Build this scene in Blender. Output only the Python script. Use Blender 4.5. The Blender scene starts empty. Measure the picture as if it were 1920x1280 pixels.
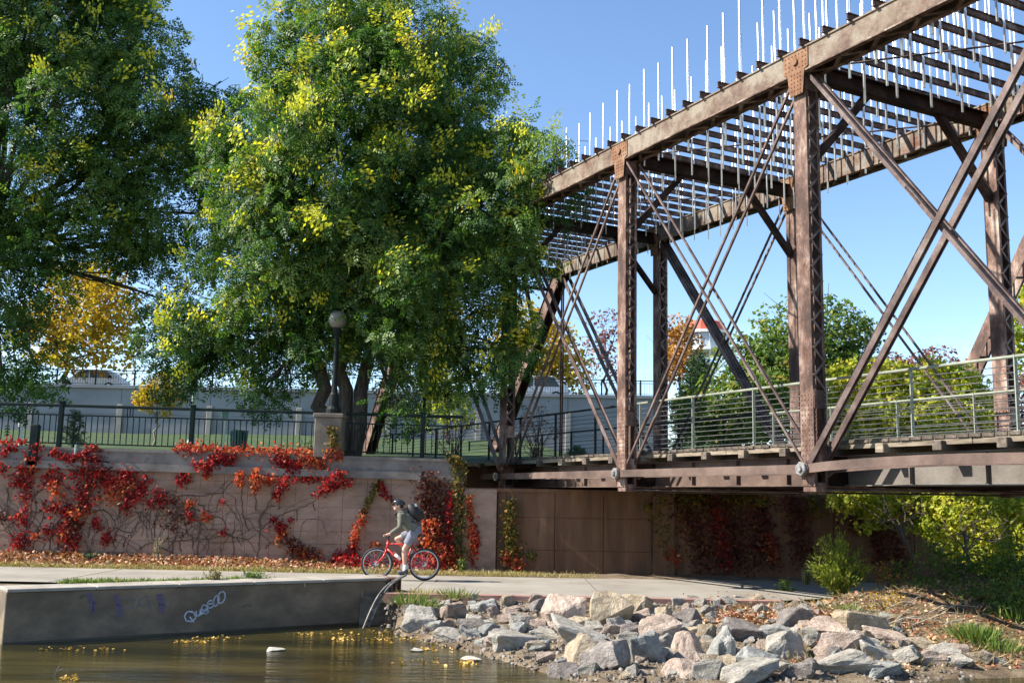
import bpy, bmesh, math, random
import numpy as np
from mathutils import Vector, Matrix, noise
random.seed(7); RNG = np.random.default_rng(7)
SC = bpy.context.scene; COL = SC.collection
# ------------------------------------------------------------------ camera
F, PITCH, ROLL, CZ = 1948.5, 0.15204, 0.01989, 1.75
_cp, _sp, _c, _s = math.cos(PITCH), math.sin(PITCH), math.cos(ROLL), math.sin(ROLL)
FW = np.array([0, _cp, _sp]); _up = np.array([0, -_sp, _cp]); _rt = np.array([1.0, 0, 0])
RT = _c*_rt + _s*_up; UP = -_s*_rt + _c*_up
cd = bpy.data.cameras.new('camera'); cam = bpy.data.objects.new('camera', cd); COL.objects.link(cam)
cd.sensor_fit = 'HORIZONTAL'; cd.sensor_width = 36; cd.lens = F/1920*36; cd.clip_start = .1; cd.clip_end = 3000
cam.matrix_world = Matrix(((RT[0], UP[0], -FW[0], 0), (RT[1], UP[1], -FW[1], 0), (RT[2], UP[2], -FW[2], CZ), (0, 0, 0, 1)))
SC.camera = cam
# ------------------------------------------------------------------ sky, sun, exposure
SUN_EL = math.radians(40.0); SUN_H = np.array([-0.998, -0.061])      # towards the sun, on the ground
world = bpy.data.worlds.new('World'); SC.world = world; world.use_nodes = True
wn = world.node_tree.nodes; wl = world.node_tree.links; wn.clear()
wo = wn.new('ShaderNodeOutputWorld'); wb = wn.new('ShaderNodeBackground'); sky = wn.new('ShaderNodeTexSky')
sky.sky_type = 'NISHITA'; sky.sun_disc = False; sky.sun_elevation = SUN_EL
sky.sun_rotation = math.atan2(SUN_H[0], SUN_H[1]); sky.altitude = 1600; sky.air_density = 1.05; sky.dust_density = 0.15; sky.ozone_density = 2.0
wb.inputs['Strength'].default_value = 0.115
# thin clouds low over the horizon, all the way round
tc = wn.new('ShaderNodeTexCoord'); sx = wn.new('ShaderNodeSeparateXYZ'); wl.new(tc.outputs['Generated'], sx.inputs[0])
mp = wn.new('ShaderNodeMapping'); mp.inputs['Scale'].default_value = (3.2, 3.2, 9); wl.new(tc.outputs['Generated'], mp.inputs[0])
cn = wn.new('ShaderNodeTexNoise'); cn.inputs['Scale'].default_value = 2.2; cn.inputs['Detail'].default_value = 7; cn.inputs['Roughness'].default_value = .62; wl.new(mp.outputs[0], cn.inputs['Vector'])
cr = wn.new('ShaderNodeMapRange'); cr.inputs['From Min'].default_value = .47; cr.inputs['From Max'].default_value = .72; wl.new(cn.outputs[0], cr.inputs[0])
ce = wn.new('ShaderNodeMapRange'); ce.inputs['From Min'].default_value = .17; ce.inputs['From Max'].default_value = .03; wl.new(sx.outputs['Z'], ce.inputs[0])
cm = wn.new('ShaderNodeMath'); cm.operation = 'MULTIPLY'; wl.new(cr.outputs[0], cm.inputs[0]); wl.new(ce.outputs[0], cm.inputs[1])
cx = wn.new('ShaderNodeMix'); cx.data_type = 'RGBA'; cx.inputs['B'].default_value = (7.5, 7.8, 8.2, 1)
wl.new(cm.outputs[0], cx.inputs['Factor']); hs_ = wn.new('ShaderNodeHueSaturation'); hs_.inputs['Saturation'].default_value = 1.05; wl.new(sky.outputs[0], hs_.inputs['Color']); wl.new(hs_.outputs[0], cx.inputs['A']); wl.new(cx.outputs['Result'], wb.inputs['Color']); wl.new(wb.outputs[0], wo.inputs[0])
sd = bpy.data.lights.new('sun', 'SUN'); sd.energy = 5.0; sd.angle = math.radians(.53); sd.color = (1, .93, .82)
sun = bpy.data.objects.new('sun', sd); COL.objects.link(sun)
SUNV = Vector((SUN_H[0]*math.cos(SUN_EL), SUN_H[1]*math.cos(SUN_EL), math.sin(SUN_EL))).normalized()
sun.rotation_euler = SUNV.to_track_quat('Z', 'Y').to_euler(); sun.location = SUNV*80
SC.view_settings.view_transform = 'Standard'; SC.view_settings.look = 'None'; SC.view_settings.gamma = 1; SC.view_settings.use_curve_mapping = False
SC.view_settings.exposure = 1.2
SC.cycles.max_bounces = 7; SC.cycles.diffuse_bounces = 3; SC.cycles.transmission_bounces = 3; SC.cycles.transparent_max_bounces = 4; SC.cycles.glossy_bounces = 3
SC.cycles.use_denoising = True; SC.cycles.sample_clamp_indirect = 8
# ------------------------------------------------------------------ picture -> place
def ray(px, py):
    return FW*F + RT*(px-960) - UP*(py-640)
def at(px, py, Y):                   # the point of that sight line on the vertical plane y = Y
    d = ray(px, py); t = Y/d[1]; return Vector((d[0]*t, Y, CZ + d[2]*t))
def onz(px, py, z):                  # the point of that sight line at height z
    d = ray(px, py); t = (z-CZ)/d[2]; return Vector((d[0]*t, d[1]*t, z))
def mpp(Y): return Y/F
# ------------------------------------------------------------------ mesh helpers
class MB:
    def __init__(s): s.v = []; s.f = []
    def add(s, vs, fs):
        n = len(s.v); s.v += [tuple(v) for v in vs]; s.f += [tuple(i+n for i in f) for f in fs]; return s
    def box(s, c, d, rz=0.0):
        x, y, z = d[0]/2, d[1]/2, d[2]/2; cs, sn = math.cos(rz), math.sin(rz); vs = []
        for dz in (-z, z):
            for dx, dy in ((-x, -y), (x, -y), (x, y), (-x, y)):
                vs.append((c[0]+dx*cs-dy*sn, c[1]+dx*sn+dy*cs, c[2]+dz))
        return s.add(vs, ((0, 3, 2, 1), (4, 5, 6, 7), (0, 1, 5, 4), (1, 2, 6, 5), (2, 3, 7, 6), (3, 0, 4, 7)))
    def bar(s, p, q, w, h, side=(0, 1, 0)):          # w along side, h across it
        p, q = Vector(p), Vector(q); a = (q-p).normalized(); sd_ = Vector(side); sd_ = (sd_-a*sd_.dot(a)).normalized(); u = a.cross(sd_)
        vs = []
        for e in (p, q):
            for i, j in ((-1, -1), (1, -1), (1, 1), (-1, 1)): vs.append(e+sd_*(w/2*i)+u*(h/2*j))
        return s.add(vs, ((0, 3, 2, 1), (4, 5, 6, 7), (0, 1, 5, 4), (1, 2, 6, 5), (2, 3, 7, 6), (3, 0, 4, 7)))
    def tube(s, pts, rads, n=8, cap=True):
        pts = [Vector(p) for p in pts]; m = len(pts)
        if not hasattr(rads, '__len__'): rads = [rads]*m
        n0 = len(s.v); ref = Vector((.31, .17, .93)).normalized(); pu = None
        for i, p in enumerate(pts):
            t = (pts[min(i+1, m-1)]-pts[max(i-1, 0)])
            t = t.normalized() if t.length > 1e-9 else Vector((0, 0, 1))
            if pu is None:
                r0 = ref if abs(t.dot(ref)) < .95 else Vector((1, 0, 0)); u = t.cross(r0).normalized()
            else:
                u = (pu-t*pu.dot(t)).normalized()
            pu = u; w = t.cross(u)
            for k in range(n):
                a = 2*math.pi*k/n; s.v.append(tuple(p+(u*math.cos(a)+w*math.sin(a))*rads[i]))
        for i in range(m-1):
            for k in range(n):
                a = n0+i*n+k; b = n0+i*n+(k+1) % n; s.f.append((a, b, b+n, a+n))
        if cap:
            s.f.append(tuple(n0+k for k in reversed(range(n)))); s.f.append(tuple(n0+(m-1)*n+k for k in range(n)))
        return s
    def lathe(s, c, prof, n=16):                     # prof: (r, z)
        n0 = len(s.v)
        for r, z in prof:
            for k in range(n):
                a = 2*math.pi*k/n; s.v.append((c[0]+r*math.cos(a), c[1]+r*math.sin(a), c[2]+z))
        for i in range(len(prof)-1):
            for k in range(n):
                a = n0+i*n+k; b = n0+i*n+(k+1) % n; s.f.append((a, b, b+n, a+n))
        s.f.append(tuple(n0+k for k in reversed(range(n)))); s.f.append(tuple(n0+(len(prof)-1)*n+k for k in range(n)))
        return s
    def ell(s, c, r, n=12, m=8, R=None):
        n0 = len(s.v)
        for i in range(m+1):
            th = math.pi*i/m
            for k in range(n):
                a = 2*math.pi*k/n; v = Vector((r[0]*math.sin(th)*math.cos(a), r[1]*math.sin(th)*math.sin(a), -r[2]*math.cos(th)))
                if R is not None: v = R @ v
                s.v.append(tuple(Vector(c)+v))
        for i in range(m):
            for k in range(n):
                a = n0+i*n+k; b = n0+i*n+(k+1) % n; s.f.append((a, b, b+n, a+n))
        return s
    def prism(s, poly, off):                         # closed polygon (3d points) pushed along off
        n = len(poly); off = Vector(off); vs = [Vector(p) for p in poly]+[Vector(p)+off for p in poly]
        fs = [tuple(range(n-1, -1, -1)), tuple(range(n, 2*n))]+[(i, (i+1) % n, n+(i+1) % n, n+i) for i in range(n)]
        return s.add(vs, fs)
    def mesh(s, name):
        me = bpy.data.meshes.new(name); me.from_pydata(s.v, [], s.f); me.update(); return me
    def build(s, name, mat, parent=None, smooth=False, bevel=0.0, kind=None):
        me = s.mesh(name)
        if bevel > 0:
            bm = bmesh.new(); bm.from_mesh(me); bmesh.ops.recalc_face_normals(bm, faces=bm.faces)
            bmesh.ops.bevel(bm, geom=list(bm.edges), offset=bevel, segments=1, affect='EDGES', profile=.6); bm.to_mesh(me); bm.free()
        else:
            bm = bmesh.new(); bm.from_mesh(me); bmesh.ops.recalc_face_normals(bm, faces=bm.faces); bm.to_mesh(me); bm.free()
        return link(name, me, mat, parent, smooth, kind)
def link(name, me, mat, parent=None, smooth=False, kind=None):
    o = bpy.data.objects.new(name, me); COL.objects.link(o)
    if mat is not None and len(me.materials) == 0: me.materials.append(mat)
    if smooth: me.polygons.foreach_set('use_smooth', [True]*len(me.polygons))
    if parent is not None: o.parent = parent
    if kind: o['kind'] = kind
    return o
def tag(o, label, cat, group=None, kind=None):
    if label: o['label'] = label
    if cat: o['category'] = cat
    if group: o['group'] = group
    if kind: o['kind'] = kind
    return o
def thing(name, label, cat, loc=(0, 0, 0), rz=0.0, group=None):
    o = bpy.data.objects.new(name, None); COL.objects.link(o); o.location = loc; o.rotation_euler = (0, 0, rz); o.empty_display_size = .2
    return tag(o, label, cat, group)
def struct(o): o['kind'] = 'structure'; return o
def inst(src, name, parent, loc=(0, 0, 0), rot=(0, 0, 0), scale=(1, 1, 1)):   # another piece that shares src's mesh
    o = bpy.data.objects.new(name, src.data); COL.objects.link(o); o.parent = parent; o.location = loc; o.rotation_euler = rot; o.scale = scale
    return o
def npmesh(name, V, Q, mat, parent=None, tint=None, kind=None, smooth=False):  # big arrays of quads
    me = bpy.data.meshes.new(name); nv, nf = len(V), len(Q); k = Q.shape[1]
    me.vertices.add(nv); me.vertices.foreach_set('co', np.ascontiguousarray(V, dtype=np.float32).ravel())
    me.loops.add(nf*k); me.loops.foreach_set('vertex_index', np.ascontiguousarray(Q, dtype=np.int32).ravel())
    me.polygons.add(nf); me.polygons.foreach_set('loop_start', np.arange(nf, dtype=np.int32)*k)
    me.update(calc_edges=True)
    if tint is not None:
        a = me.attributes.new('tint', 'FLOAT', 'POINT'); a.data.foreach_set('value', np.ascontiguousarray(tint, dtype=np.float32))
    return link(name, me, mat, parent, smooth, kind)
# ------------------------------------------------------------------ materials
def newmat(name):
    m = bpy.data.materials.new(name); m.use_nodes = True; nt = m.node_tree; b = nt.nodes['Principled BSDF']; return m, nt, b
def nd(nt, t, **kw):
    n = nt.nodes.new(t)
    for k, v in kw.items():
        if k in n.inputs: n.inputs[k].default_value = v
        else: setattr(n, k, v)
    return n
def ramp(nt, cols, fac=None):
    r = nt.nodes.new('ShaderNodeValToRGB'); e = r.color_ramp.elements
    while len(e) < len(cols): e.new(.5)
    for i, (p, c) in enumerate(cols): e[i].position = p; e[i].color = (c[0], c[1], c[2], 1)
    if fac is not None: nt.links.new(fac, r.inputs[0])
    return r
def surf(name, cols, scale=3.0, detail=8, rough=.85, bump=.3, bscale=40, metal=0, stretch=(1, 1, 1), spots=None, dist=.02, coord='Object', vary=0.0, contrast=.62):
    m, nt, b = newmat(name); L = nt.links
    mp_ = nd(nt, 'ShaderNodeMapping'); mp_.inputs['Scale'].default_value = stretch
    if coord == 'World': L.new(nd(nt, 'ShaderNodeNewGeometry').outputs['Position'], mp_.inputs[0])
    else: L.new(nd(nt, 'ShaderNodeTexCoord').outputs[coord], mp_.inputs[0])
    n = nd(nt, 'ShaderNodeTexNoise', Scale=scale, Detail=detail, Roughness=contrast); L.new(mp_.outputs[0], n.inputs['Vector'])
    r = ramp(nt, cols, n.outputs[0]); out = r.outputs[0]
    if spots:                                          # (colour, scale, threshold)
        c2, s2, th = spots; n2 = nd(nt, 'ShaderNodeTexNoise', Scale=s2, Detail=6, Roughness=.7); L.new(mp_.outputs[0], n2.inputs['Vector'])
        mr = nd(nt, 'ShaderNodeMapRange'); mr.inputs['From Min'].default_value = th; mr.inputs['From Max'].default_value = th+.12; L.new(n2.outputs[0], mr.inputs[0])
        mx = nd(nt, 'ShaderNodeMix', data_type='RGBA'); mx.inputs['B'].default_value = (*c2, 1); L.new(mr.outputs[0], mx.inputs['Factor']); L.new(out, mx.inputs['A']); out = mx.outputs['Result']
    if vary:
        oi = nd(nt, 'ShaderNodeObjectInfo'); hs = nd(nt, 'ShaderNodeHueSaturation'); mr = nd(nt, 'ShaderNodeMapRange'); mr.inputs['To Min'].default_value = 1-vary; mr.inputs['To Max'].default_value = 1+vary
        L.new(oi.outputs['Random'], mr.inputs[0]); L.new(mr.outputs[0], hs.inputs['Value']); L.new(out, hs.inputs['Color']); out = hs.outputs[0]
    L.new(out, b.inputs['Base Color']); b.inputs['Roughness'].default_value = rough; b.inputs['Metallic'].default_value = metal
    if bump:
        nb = nd(nt, 'ShaderNodeTexNoise', Scale=bscale, Detail=6, Roughness=.65); L.new(mp_.outputs[0], nb.inputs['Vector'])
        bp = nd(nt, 'ShaderNodeBump', Strength=bump, Distance=dist); L.new(nb.outputs[0], bp.inputs['Height']); L.new(bp.outputs[0], b.inputs['Normal'])
    return m
def leafmat(name, cols, trans=.35, rough=.55, attr='tint', tm=(1.2, 1.3, .55)):
    m, nt, b = newmat(name); L = nt.links
    a = nd(nt, 'ShaderNodeAttribute', attribute_name=attr); r = ramp(nt, cols, a.outputs['Fac'])
    L.new(r.outputs[0], b.inputs['Base Color']); b.inputs['Roughness'].default_value = rough; b.inputs['Specular IOR Level'].default_value = .35
    tr = nd(nt, 'ShaderNodeBsdfTranslucent'); g = nd(nt, 'ShaderNodeMix', data_type='RGBA', blend_type='MULTIPLY'); g.inputs['Factor'].default_value = 1; g.inputs['B'].default_value = (*tm, 1)
    L.new(r.outputs[0], g.inputs['A']); L.new(g.outputs['Result'], tr.inputs['Color'])
    mx = nd(nt, 'ShaderNodeMixShader'); mx.inputs[0].default_value = trans; L.new(b.outputs[0], mx.inputs[1]); L.new(tr.outputs[0], mx.inputs[2])
    L.new(mx.outputs[0], nt.nodes['Material Output'].inputs[0]); return m
M = {}
RC = [(.36, (.035, .02, .016)), (.44, (.07, .036, .026)), (.51, (.14, .08, .06)), (.57, (.24, .165, .13)), (.66, (.40, .34, .29))]
M['rust'] = surf('rusty_steel', RC, 1.4, 12, .72, .6, 24, .2, stretch=(1.6, 1.6, .7), spots=((0.0877, 0.0352, 0.0151), 3.2, .57), vary=.2, contrast=.74)
M['rust_pale'] = surf('weathered_chord_steel', [(.28, (0.0368, 0.0202, 0.0145)), (.42, (0.111, 0.0672, 0.0463)), (.5, (0.184, 0.139, 0.102)), (.58, (0.244, 0.211, 0.168)), (.68, (0.193, 0.134, 0.0752)), (.8, (0.111, 0.0538, 0.0309))], 1.1, 13, .78, .6, 24, .1, spots=((0.124, 0.0403, 0.0176), 2.4, .56), contrast=.76)
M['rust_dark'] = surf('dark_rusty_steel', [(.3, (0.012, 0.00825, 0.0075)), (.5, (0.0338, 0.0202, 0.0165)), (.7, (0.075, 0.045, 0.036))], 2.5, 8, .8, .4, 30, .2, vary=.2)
M['eyebar'] = surf('rusty_eyebar_steel', [(.3, (0.0298, 0.0178, 0.0156)), (.46, (0.0847, 0.052, 0.0442)), (.58, (0.15, 0.106, 0.0931)), (.72, (0.214, 0.178, 0.166))], 2.2, 9, .6, .3, 40, .3, vary=.15)
M['gusset'] = surf('orange_rust_plate', [(.3, (0.103, 0.0422, 0.0176)), (.5, (0.206, 0.0992, 0.0504)), (.65, (0.268, 0.178, 0.111)), (.8, (0.129, 0.0595, 0.0302))], 4, 9, .85, .5, 40, .05)
M['girder'] = surf('brown_girder_plate', [(.3, (0.0382, 0.0245, 0.0203)), (.5, (0.109, 0.0704, 0.0554)), (.7, (0.184, 0.128, 0.101))], 1.2, 9, .8, .4, 25, .1)
M['girder_grey'] = surf('grey_girder_plate', [(.3, (0.0805, 0.0694, 0.0593)), (.5, (0.143, 0.125, 0.109)), (.7, (0.199, 0.179, 0.158))], 1.4, 9, .7, .3, 25, .1)
M['pin'] = surf('bright_pin_steel', [(.3, (0.12, 0.108, 0.102)), (.55, (0.3, 0.288, 0.276)), (.75, (0.42, 0.42, 0.42))], 14, 6, .45, .3, 40, .5)
M['steel'] = surf('polished_rod_steel', [(.3, (.72, .72, .73)), (.7, (.86, .86, .86))], 3, 3, .45, 0, 10, 1.0)
M['wood'] = surf('weathered_timber', [(.3, (0.09, 0.0684, 0.0462)), (.5, (0.21, 0.169, 0.122)), (.7, (0.315, 0.266, 0.198))], 6, 8, .9, .5, 40, 0, stretch=(.35, 3, 3), vary=.22)
M['wood_dark'] = surf('dark_deck_timber', [(.3, (0.042, 0.0315, 0.0245)), (.5, (0.098, 0.077, 0.0595)), (.7, (0.168, 0.14, 0.108))], 6, 8, .9, .5, 40, 0, stretch=(3, .35, 3), vary=.25)
M['rail'] = surf('pale_green_rail_paint', [(.3, (0.175, 0.196, 0.154)), (.55, (0.259, 0.28, 0.217)), (.75, (0.35, 0.35, 0.273))], 5, 6, .5, .15, 40, .1)
M['rail_dark'] = surf('dark_paint_and_shaded_rail', [(.3, (0.00735, 0.0098, 0.0108)), (.7, (0.0171, 0.0221, 0.0221))], 5, 4, .6, .1, 40, 0)  # on the bridge's left rail stretch this dark colour stands for tree shade
M['cable'] = surf('steel_cable', [(.3, (0.24, 0.24, 0.232)), (.7, (0.4, 0.4, 0.384))], 5, 4, .4, 0, 40, .8)
M['fence'] = surf('dark_green_fence_paint', [(.3, (0.00504, 0.0118, 0.0109)), (.7, (0.0118, 0.0231, 0.021))], 5, 5, .6, .15, 60, 0)
M['teal'] = surf('teal_metal_paint', [(.3, (0.042, 0.133, 0.112)), (.7, (0.084, 0.21, 0.182))], 5, 5, .4, .1, 60, 0)
M['palepole'] = surf('pale_green_pole_paint', [(.3, (0.27, 0.375, 0.352)), (.7, (0.39, 0.48, 0.45))], 5, 5, .4, .1, 60, 0)
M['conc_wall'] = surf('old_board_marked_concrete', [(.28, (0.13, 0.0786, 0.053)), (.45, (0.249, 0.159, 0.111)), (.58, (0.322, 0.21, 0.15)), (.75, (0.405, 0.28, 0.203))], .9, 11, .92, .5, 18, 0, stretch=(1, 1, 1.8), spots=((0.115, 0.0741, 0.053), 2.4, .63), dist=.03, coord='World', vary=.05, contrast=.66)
M['conc_under'] = surf('shade_darkened_abutment_concrete', [(.28, (0.0564, 0.0282, 0.0154)), (.45, (0.119, 0.0594, 0.0311)), (.6, (0.169, 0.0876, 0.0464)), (.78, (0.237, 0.129, 0.071))], .8, 11, .92, .5, 18, 0, stretch=(2.4, 1, .3), spots=((0.079, 0.0407, 0.0229), 1.8, .6), dist=.03, contrast=.68)  # brown stained concrete, its colour darkened to carry the shade under the bridge
M['conc_cop'] = surf('grey_coping_concrete', [(.3, (0.0936, 0.0788, 0.0683)), (.5, (0.18, 0.154, 0.134)), (.7, (0.253, 0.221, 0.194))], 1.5, 10, .92, .5, 22, 0, spots=((0.0733, 0.0599, 0.0505), 3.0, .62))
M['conc_canal'] = surf('canal_wall_concrete', [(.3, (0.0667, 0.0505, 0.0352)), (.48, (0.145, 0.109, 0.0728)), (.6, (0.23, 0.17, 0.113)), (.78, (0.352, 0.258, 0.166))], .8, 11, .85, .4, 20, 0, stretch=(.9, .9, 1.5), spots=((0.0727, 0.0551, 0.0383), 1.6, .62), contrast=.66)
M['conc_top'] = surf('pale_canal_top_concrete', [(.3, (0.218, 0.192, 0.159)), (.55, (0.33, 0.298, 0.252)), (.75, (0.396, 0.365, 0.312))], 2.5, 10, .92, .4, 30, 0, spots=((0.145, 0.122, 0.096), 4, .64))
M['conc_pale'] = surf('pale_pedestal_concrete', [(.3, (0.105, 0.0832, 0.063)), (.5, (0.168, 0.138, 0.106)), (.7, (0.231, 0.195, 0.155))], 2.5, 10, .92, .5, 30, 0, spots=((0.0682, 0.0523, 0.0388), 3, .6))
M['viaduct'] = surf('smooth_street_wall_concrete', [(.3, (0.217, 0.217, 0.235)), (.55, (0.274, 0.274, 0.289)), (.75, (0.317, 0.317, 0.328))], .35, 7, .9, .1, 10, 0, stretch=(1, 1, 3))
M['pilaster'] = surf('warm_pilaster_concrete', [(.3, (0.3, 0.262, 0.232)), (.7, (0.413, 0.375, 0.338))], 1.5, 7, .9, .2, 10, 0)
M['path'] = surf('path_concrete', [(.3, (0.193, 0.172, 0.145)), (.5, (0.261, 0.238, 0.202)), (.72, (0.312, 0.291, 0.25))], .7, 11, .92, .35, 60, 0, spots=((0.159, 0.14, 0.115), 2.2, .66))
M['kerb'] = surf('red_dyed_kerb_concrete', [(.3, (0.187, 0.0924, 0.0744)), (.5, (0.302, 0.165, 0.13)), (.72, (0.374, 0.238, 0.192))], 2.2, 10, .92, .4, 50, 0)
M['dirt'] = surf('bank_dirt', [(.28, (0.0612, 0.0408, 0.0236)), (.45, (0.137, 0.0952, 0.0558)), (.6, (0.216, 0.163, 0.102)), (.78, (0.288, 0.231, 0.155))], 2.6, 12, .95, .9, 22, 0, dist=.06, spots=((0.115, 0.0374, 0.0217), 7, .62))
M['lawn'] = surf('lawn_ground', [(.3, (0.0217, 0.0469, 0.00952)), (.5, (0.0412, 0.0778, 0.0152)), (.7, (0.0694, 0.103, 0.026))], .6, 10, .95, .8, 40, 0, dist=.08)
M['asphalt'] = surf('street_asphalt', [(.3, (.05, .05, .052)), (.7, (.08, .08, .08))], 2, 8, .9, .2, 40, 0)
M['bark'] = surf('tree_bark', [(.3, (.035, .026, .02)), (.5, (.085, .065, .05)), (.7, (.16, .13, .105))], 5, 9, .95, .9, 18, 0, stretch=(3, 3, .5), dist=.04)
M['bark_pale'] = surf('pale_twig_bark', [(.3, (.16, .13, .1)), (.7, (.4, .35, .29))], 6, 7, .9, .3, 30, 0)
M['stem'] = surf('creeper_stem', [(.3, (.05, .032, .024)), (.7, (.13, .085, .06))], 8, 6, .9, .4, 40, 0)
for k, cs in dict(rock_grey=[(.3, (0.16, 0.144, 0.122)), (.47, (0.34, 0.312, 0.261)), (.6, (0.46, 0.422, 0.361)), (.78, (0.58, 0.538, 0.461))],
                  rock_blue=[(.3, (0.14, 0.139, 0.131)), (.47, (0.29, 0.288, 0.265)), (.6, (0.42, 0.413, 0.374)), (.78, (0.55, 0.528, 0.47))],
                  rock_pink=[(.3, (0.18, 0.13, 0.1)), (.47, (0.36, 0.274, 0.217)), (.6, (0.48, 0.384, 0.309)), (.78, (0.57, 0.49, 0.4))],
                  rock_tan=[(.3, (0.17, 0.125, 0.0783)), (.47, (0.34, 0.269, 0.183)), (.6, (0.46, 0.379, 0.27)), (.78, (0.56, 0.48, 0.365))],
                  rock_purple=[(.3, (0.1, 0.0845, 0.0766)), (.47, (0.2, 0.173, 0.155)), (.6, (0.3, 0.264, 0.235)), (.78, (0.4, 0.365, 0.318))]).items():
    M[k] = surf(k, cs, 3.2, 14, .92, .9, 16, 0, spots=((.09, .075, .06), 4.5, .60), dist=.06, vary=.16, contrast=.76, coord='Object')
def flat(name, c, rough=.6, metal=0, emit=None):
    return surf(name, [(.3, tuple(x*.85 for x in c)), (.7, tuple(min(1, x*1.12) for x in c))], 6, 5, rough, .06, 50, metal)
M['black'] = flat('black_rubber', (.018, .018, .02), .7); M['white'] = flat('white_paint', (.75, .75, .74), .45)
M['glass_dark'] = flat('dark_car_glass', (.02, .028, .03), .08); M['redpaint'] = flat('red_bike_paint', (.55, .035, .03), .3)
M['globe'] = flat('frosted_globe', (.2, .185, .15), .5); M['silver'] = flat('silver_metal', (.55, .55, .56), .3, .9)
M['towerred'] = flat('red_roof_paint', (.5, .09, .05), .6); M['foam'] = flat('white_foam_litter', (.42, .39, .33), .8)
for k in ('fence', 'rail_dark', 'rust_dark'): M[k].node_tree.nodes['Principled BSDF'].inputs['Specular IOR Level'].default_value = .15
# foliage: colour ramps over a per-leaf tint
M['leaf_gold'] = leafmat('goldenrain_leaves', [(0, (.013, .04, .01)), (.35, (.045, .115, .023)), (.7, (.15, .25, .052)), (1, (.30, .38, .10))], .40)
M['pods'] = leafmat('seed_pods', [(0, (.32, .37, .035)), (.4, (.58, .58, .05)), (.75, (.7, .62, .05)), (1, (.68, .46, .06))], .45)
M['leaf_yellow'] = leafmat('yellow_leaves', [(0, (.22, .19, .025)), (.4, (.45, .33, .03)), (.75, (.58, .36, .03)), (1, (.5, .2, .03))], .45)
M['leaf_yg'] = leafmat('yellow_green_leaves', [(0, (.08, .15, .025)), (.35, (.22, .29, .04)), (.7, (.45, .43, .055)), (1, (.62, .5, .06))], .5)
M['leaf_lime'] = leafmat('lime_yellow_leaves', [(0, (.16, .24, .035)), (.35, (.34, .40, .05)), (.7, (.56, .52, .07)), (1, (.68, .55, .08))], .5)
M['leaf_green'] = leafmat('green_leaves', [(0, (.03, .075, .016)), (.4, (.085, .155, .03)), (.8, (.19, .235, .045)), (1, (.36, .26, .05))], .4)
M['leaf_orange'] = leafmat('orange_leaves', [(0, (.2, .09, .03)), (.4, (.42, .19, .045)), (.8, (.52, .27, .06)), (1, (.35, .12, .06))], .4)
M['leaf_mauve'] = leafmat('mauve_leaves', [(0, (.10, .035, .045)), (.5, (.24, .09, .08)), (1, (.36, .17, .12))], .35)
M['needle'] = leafmat('conifer_needles', [(0, (.018, .045, .02)), (.5, (.05, .1, .04)), (1, (.1, .155, .07))], .15)
M['ivy_red'] = leafmat('red_creeper_leaves', [(0, (.09, .008, .012)), (.35, (.30, .014, .020)), (.75, (.54, .035, .026)), (1, (.58, .15, .04))], .42, tm=(1.35, .85, .7))
M['ivy_orange'] = leafmat('orange_creeper_leaves', [(0, (.28, .025, .018)), (.35, (.45, .065, .025)), (.7, (.56, .17, .045)), (1, (.56, .34, .11))], .42, tm=(1.35, .85, .7))
M['ivy_olive'] = leafmat('olive_creeper_leaves', [(0, (.035, .06, .012)), (.4, (.12, .11, .02)), (.75, (.32, .2, .03)), (1, (.42, .14, .03))], .35)
M['ivy_dark'] = leafmat('maroon_creeper_leaves', [(0, (.045, .014, .012)), (.5, (.13, .03, .02)), (.85, (.22, .075, .028)), (1, (.2, .13, .03))], .3, tm=(1.35, .85, .7))
M['litter'] = leafmat('fallen_leaves', [(0, (.18, .05, .03)), (.35, (.38, .14, .075)), (.7, (.5, .3, .17)), (1, (.62, .47, .3))], .15)
M['litter_gold'] = leafmat('floating_gold_leaves', [(0, (.3, .16, .04)), (.5, (.5, .3, .06)), (1, (.6, .42, .12))], .15)
M['drygrass'] = leafmat('dry_grass', [(0, (.14, .14, .04)), (.4, (.32, .26, .1)), (.8, (.48, .4, .2)), (1, (.25, .14, .07))], .3)
M['grass'] = leafmat('green_grass', [(0, (.05, .11, .02)), (.5, (.12, .2, .04)), (1, (.3, .3, .09))], .35)
# ================================================================== THE SETTING
ZW = -.55                                   # water level; the path is z = 0
WALLY = 26.35                               # face of the retaining wall
def lerp(a, b, t): return a+(b-a)*t
def interp(x, xs, ys): return float(np.interp(x, xs, ys))
def path_near(x): return interp(x, [-30, -9, -2.2, 5.2, 8, 12, 30], [20.8, 20.6, 19.75, 19.75, 21.6, 22.6, 23.5])
def path_far(x): return interp(x, [-30, -8, 0, 12, 30], [24.9, 24.9, 24.7, 25.5, 26])
def waterline(x): return interp(x, [-40, -2.4, -1.9, -.5, .7, 1.4, 4.2, 5, 6, 7.4, 12, 40], [17.6, 18.6, 18.3, 16.4, 14.3, 13.0, 13.2, 14.0, 14.8, 15.1, 15.8, 17])
def bumps(x, y): return .03*math.sin(2.1*x+1.3*y)+.025*math.sin(4.7*x-3.1*y+1)+.015*math.sin(9.3*x+7.7*y)
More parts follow.
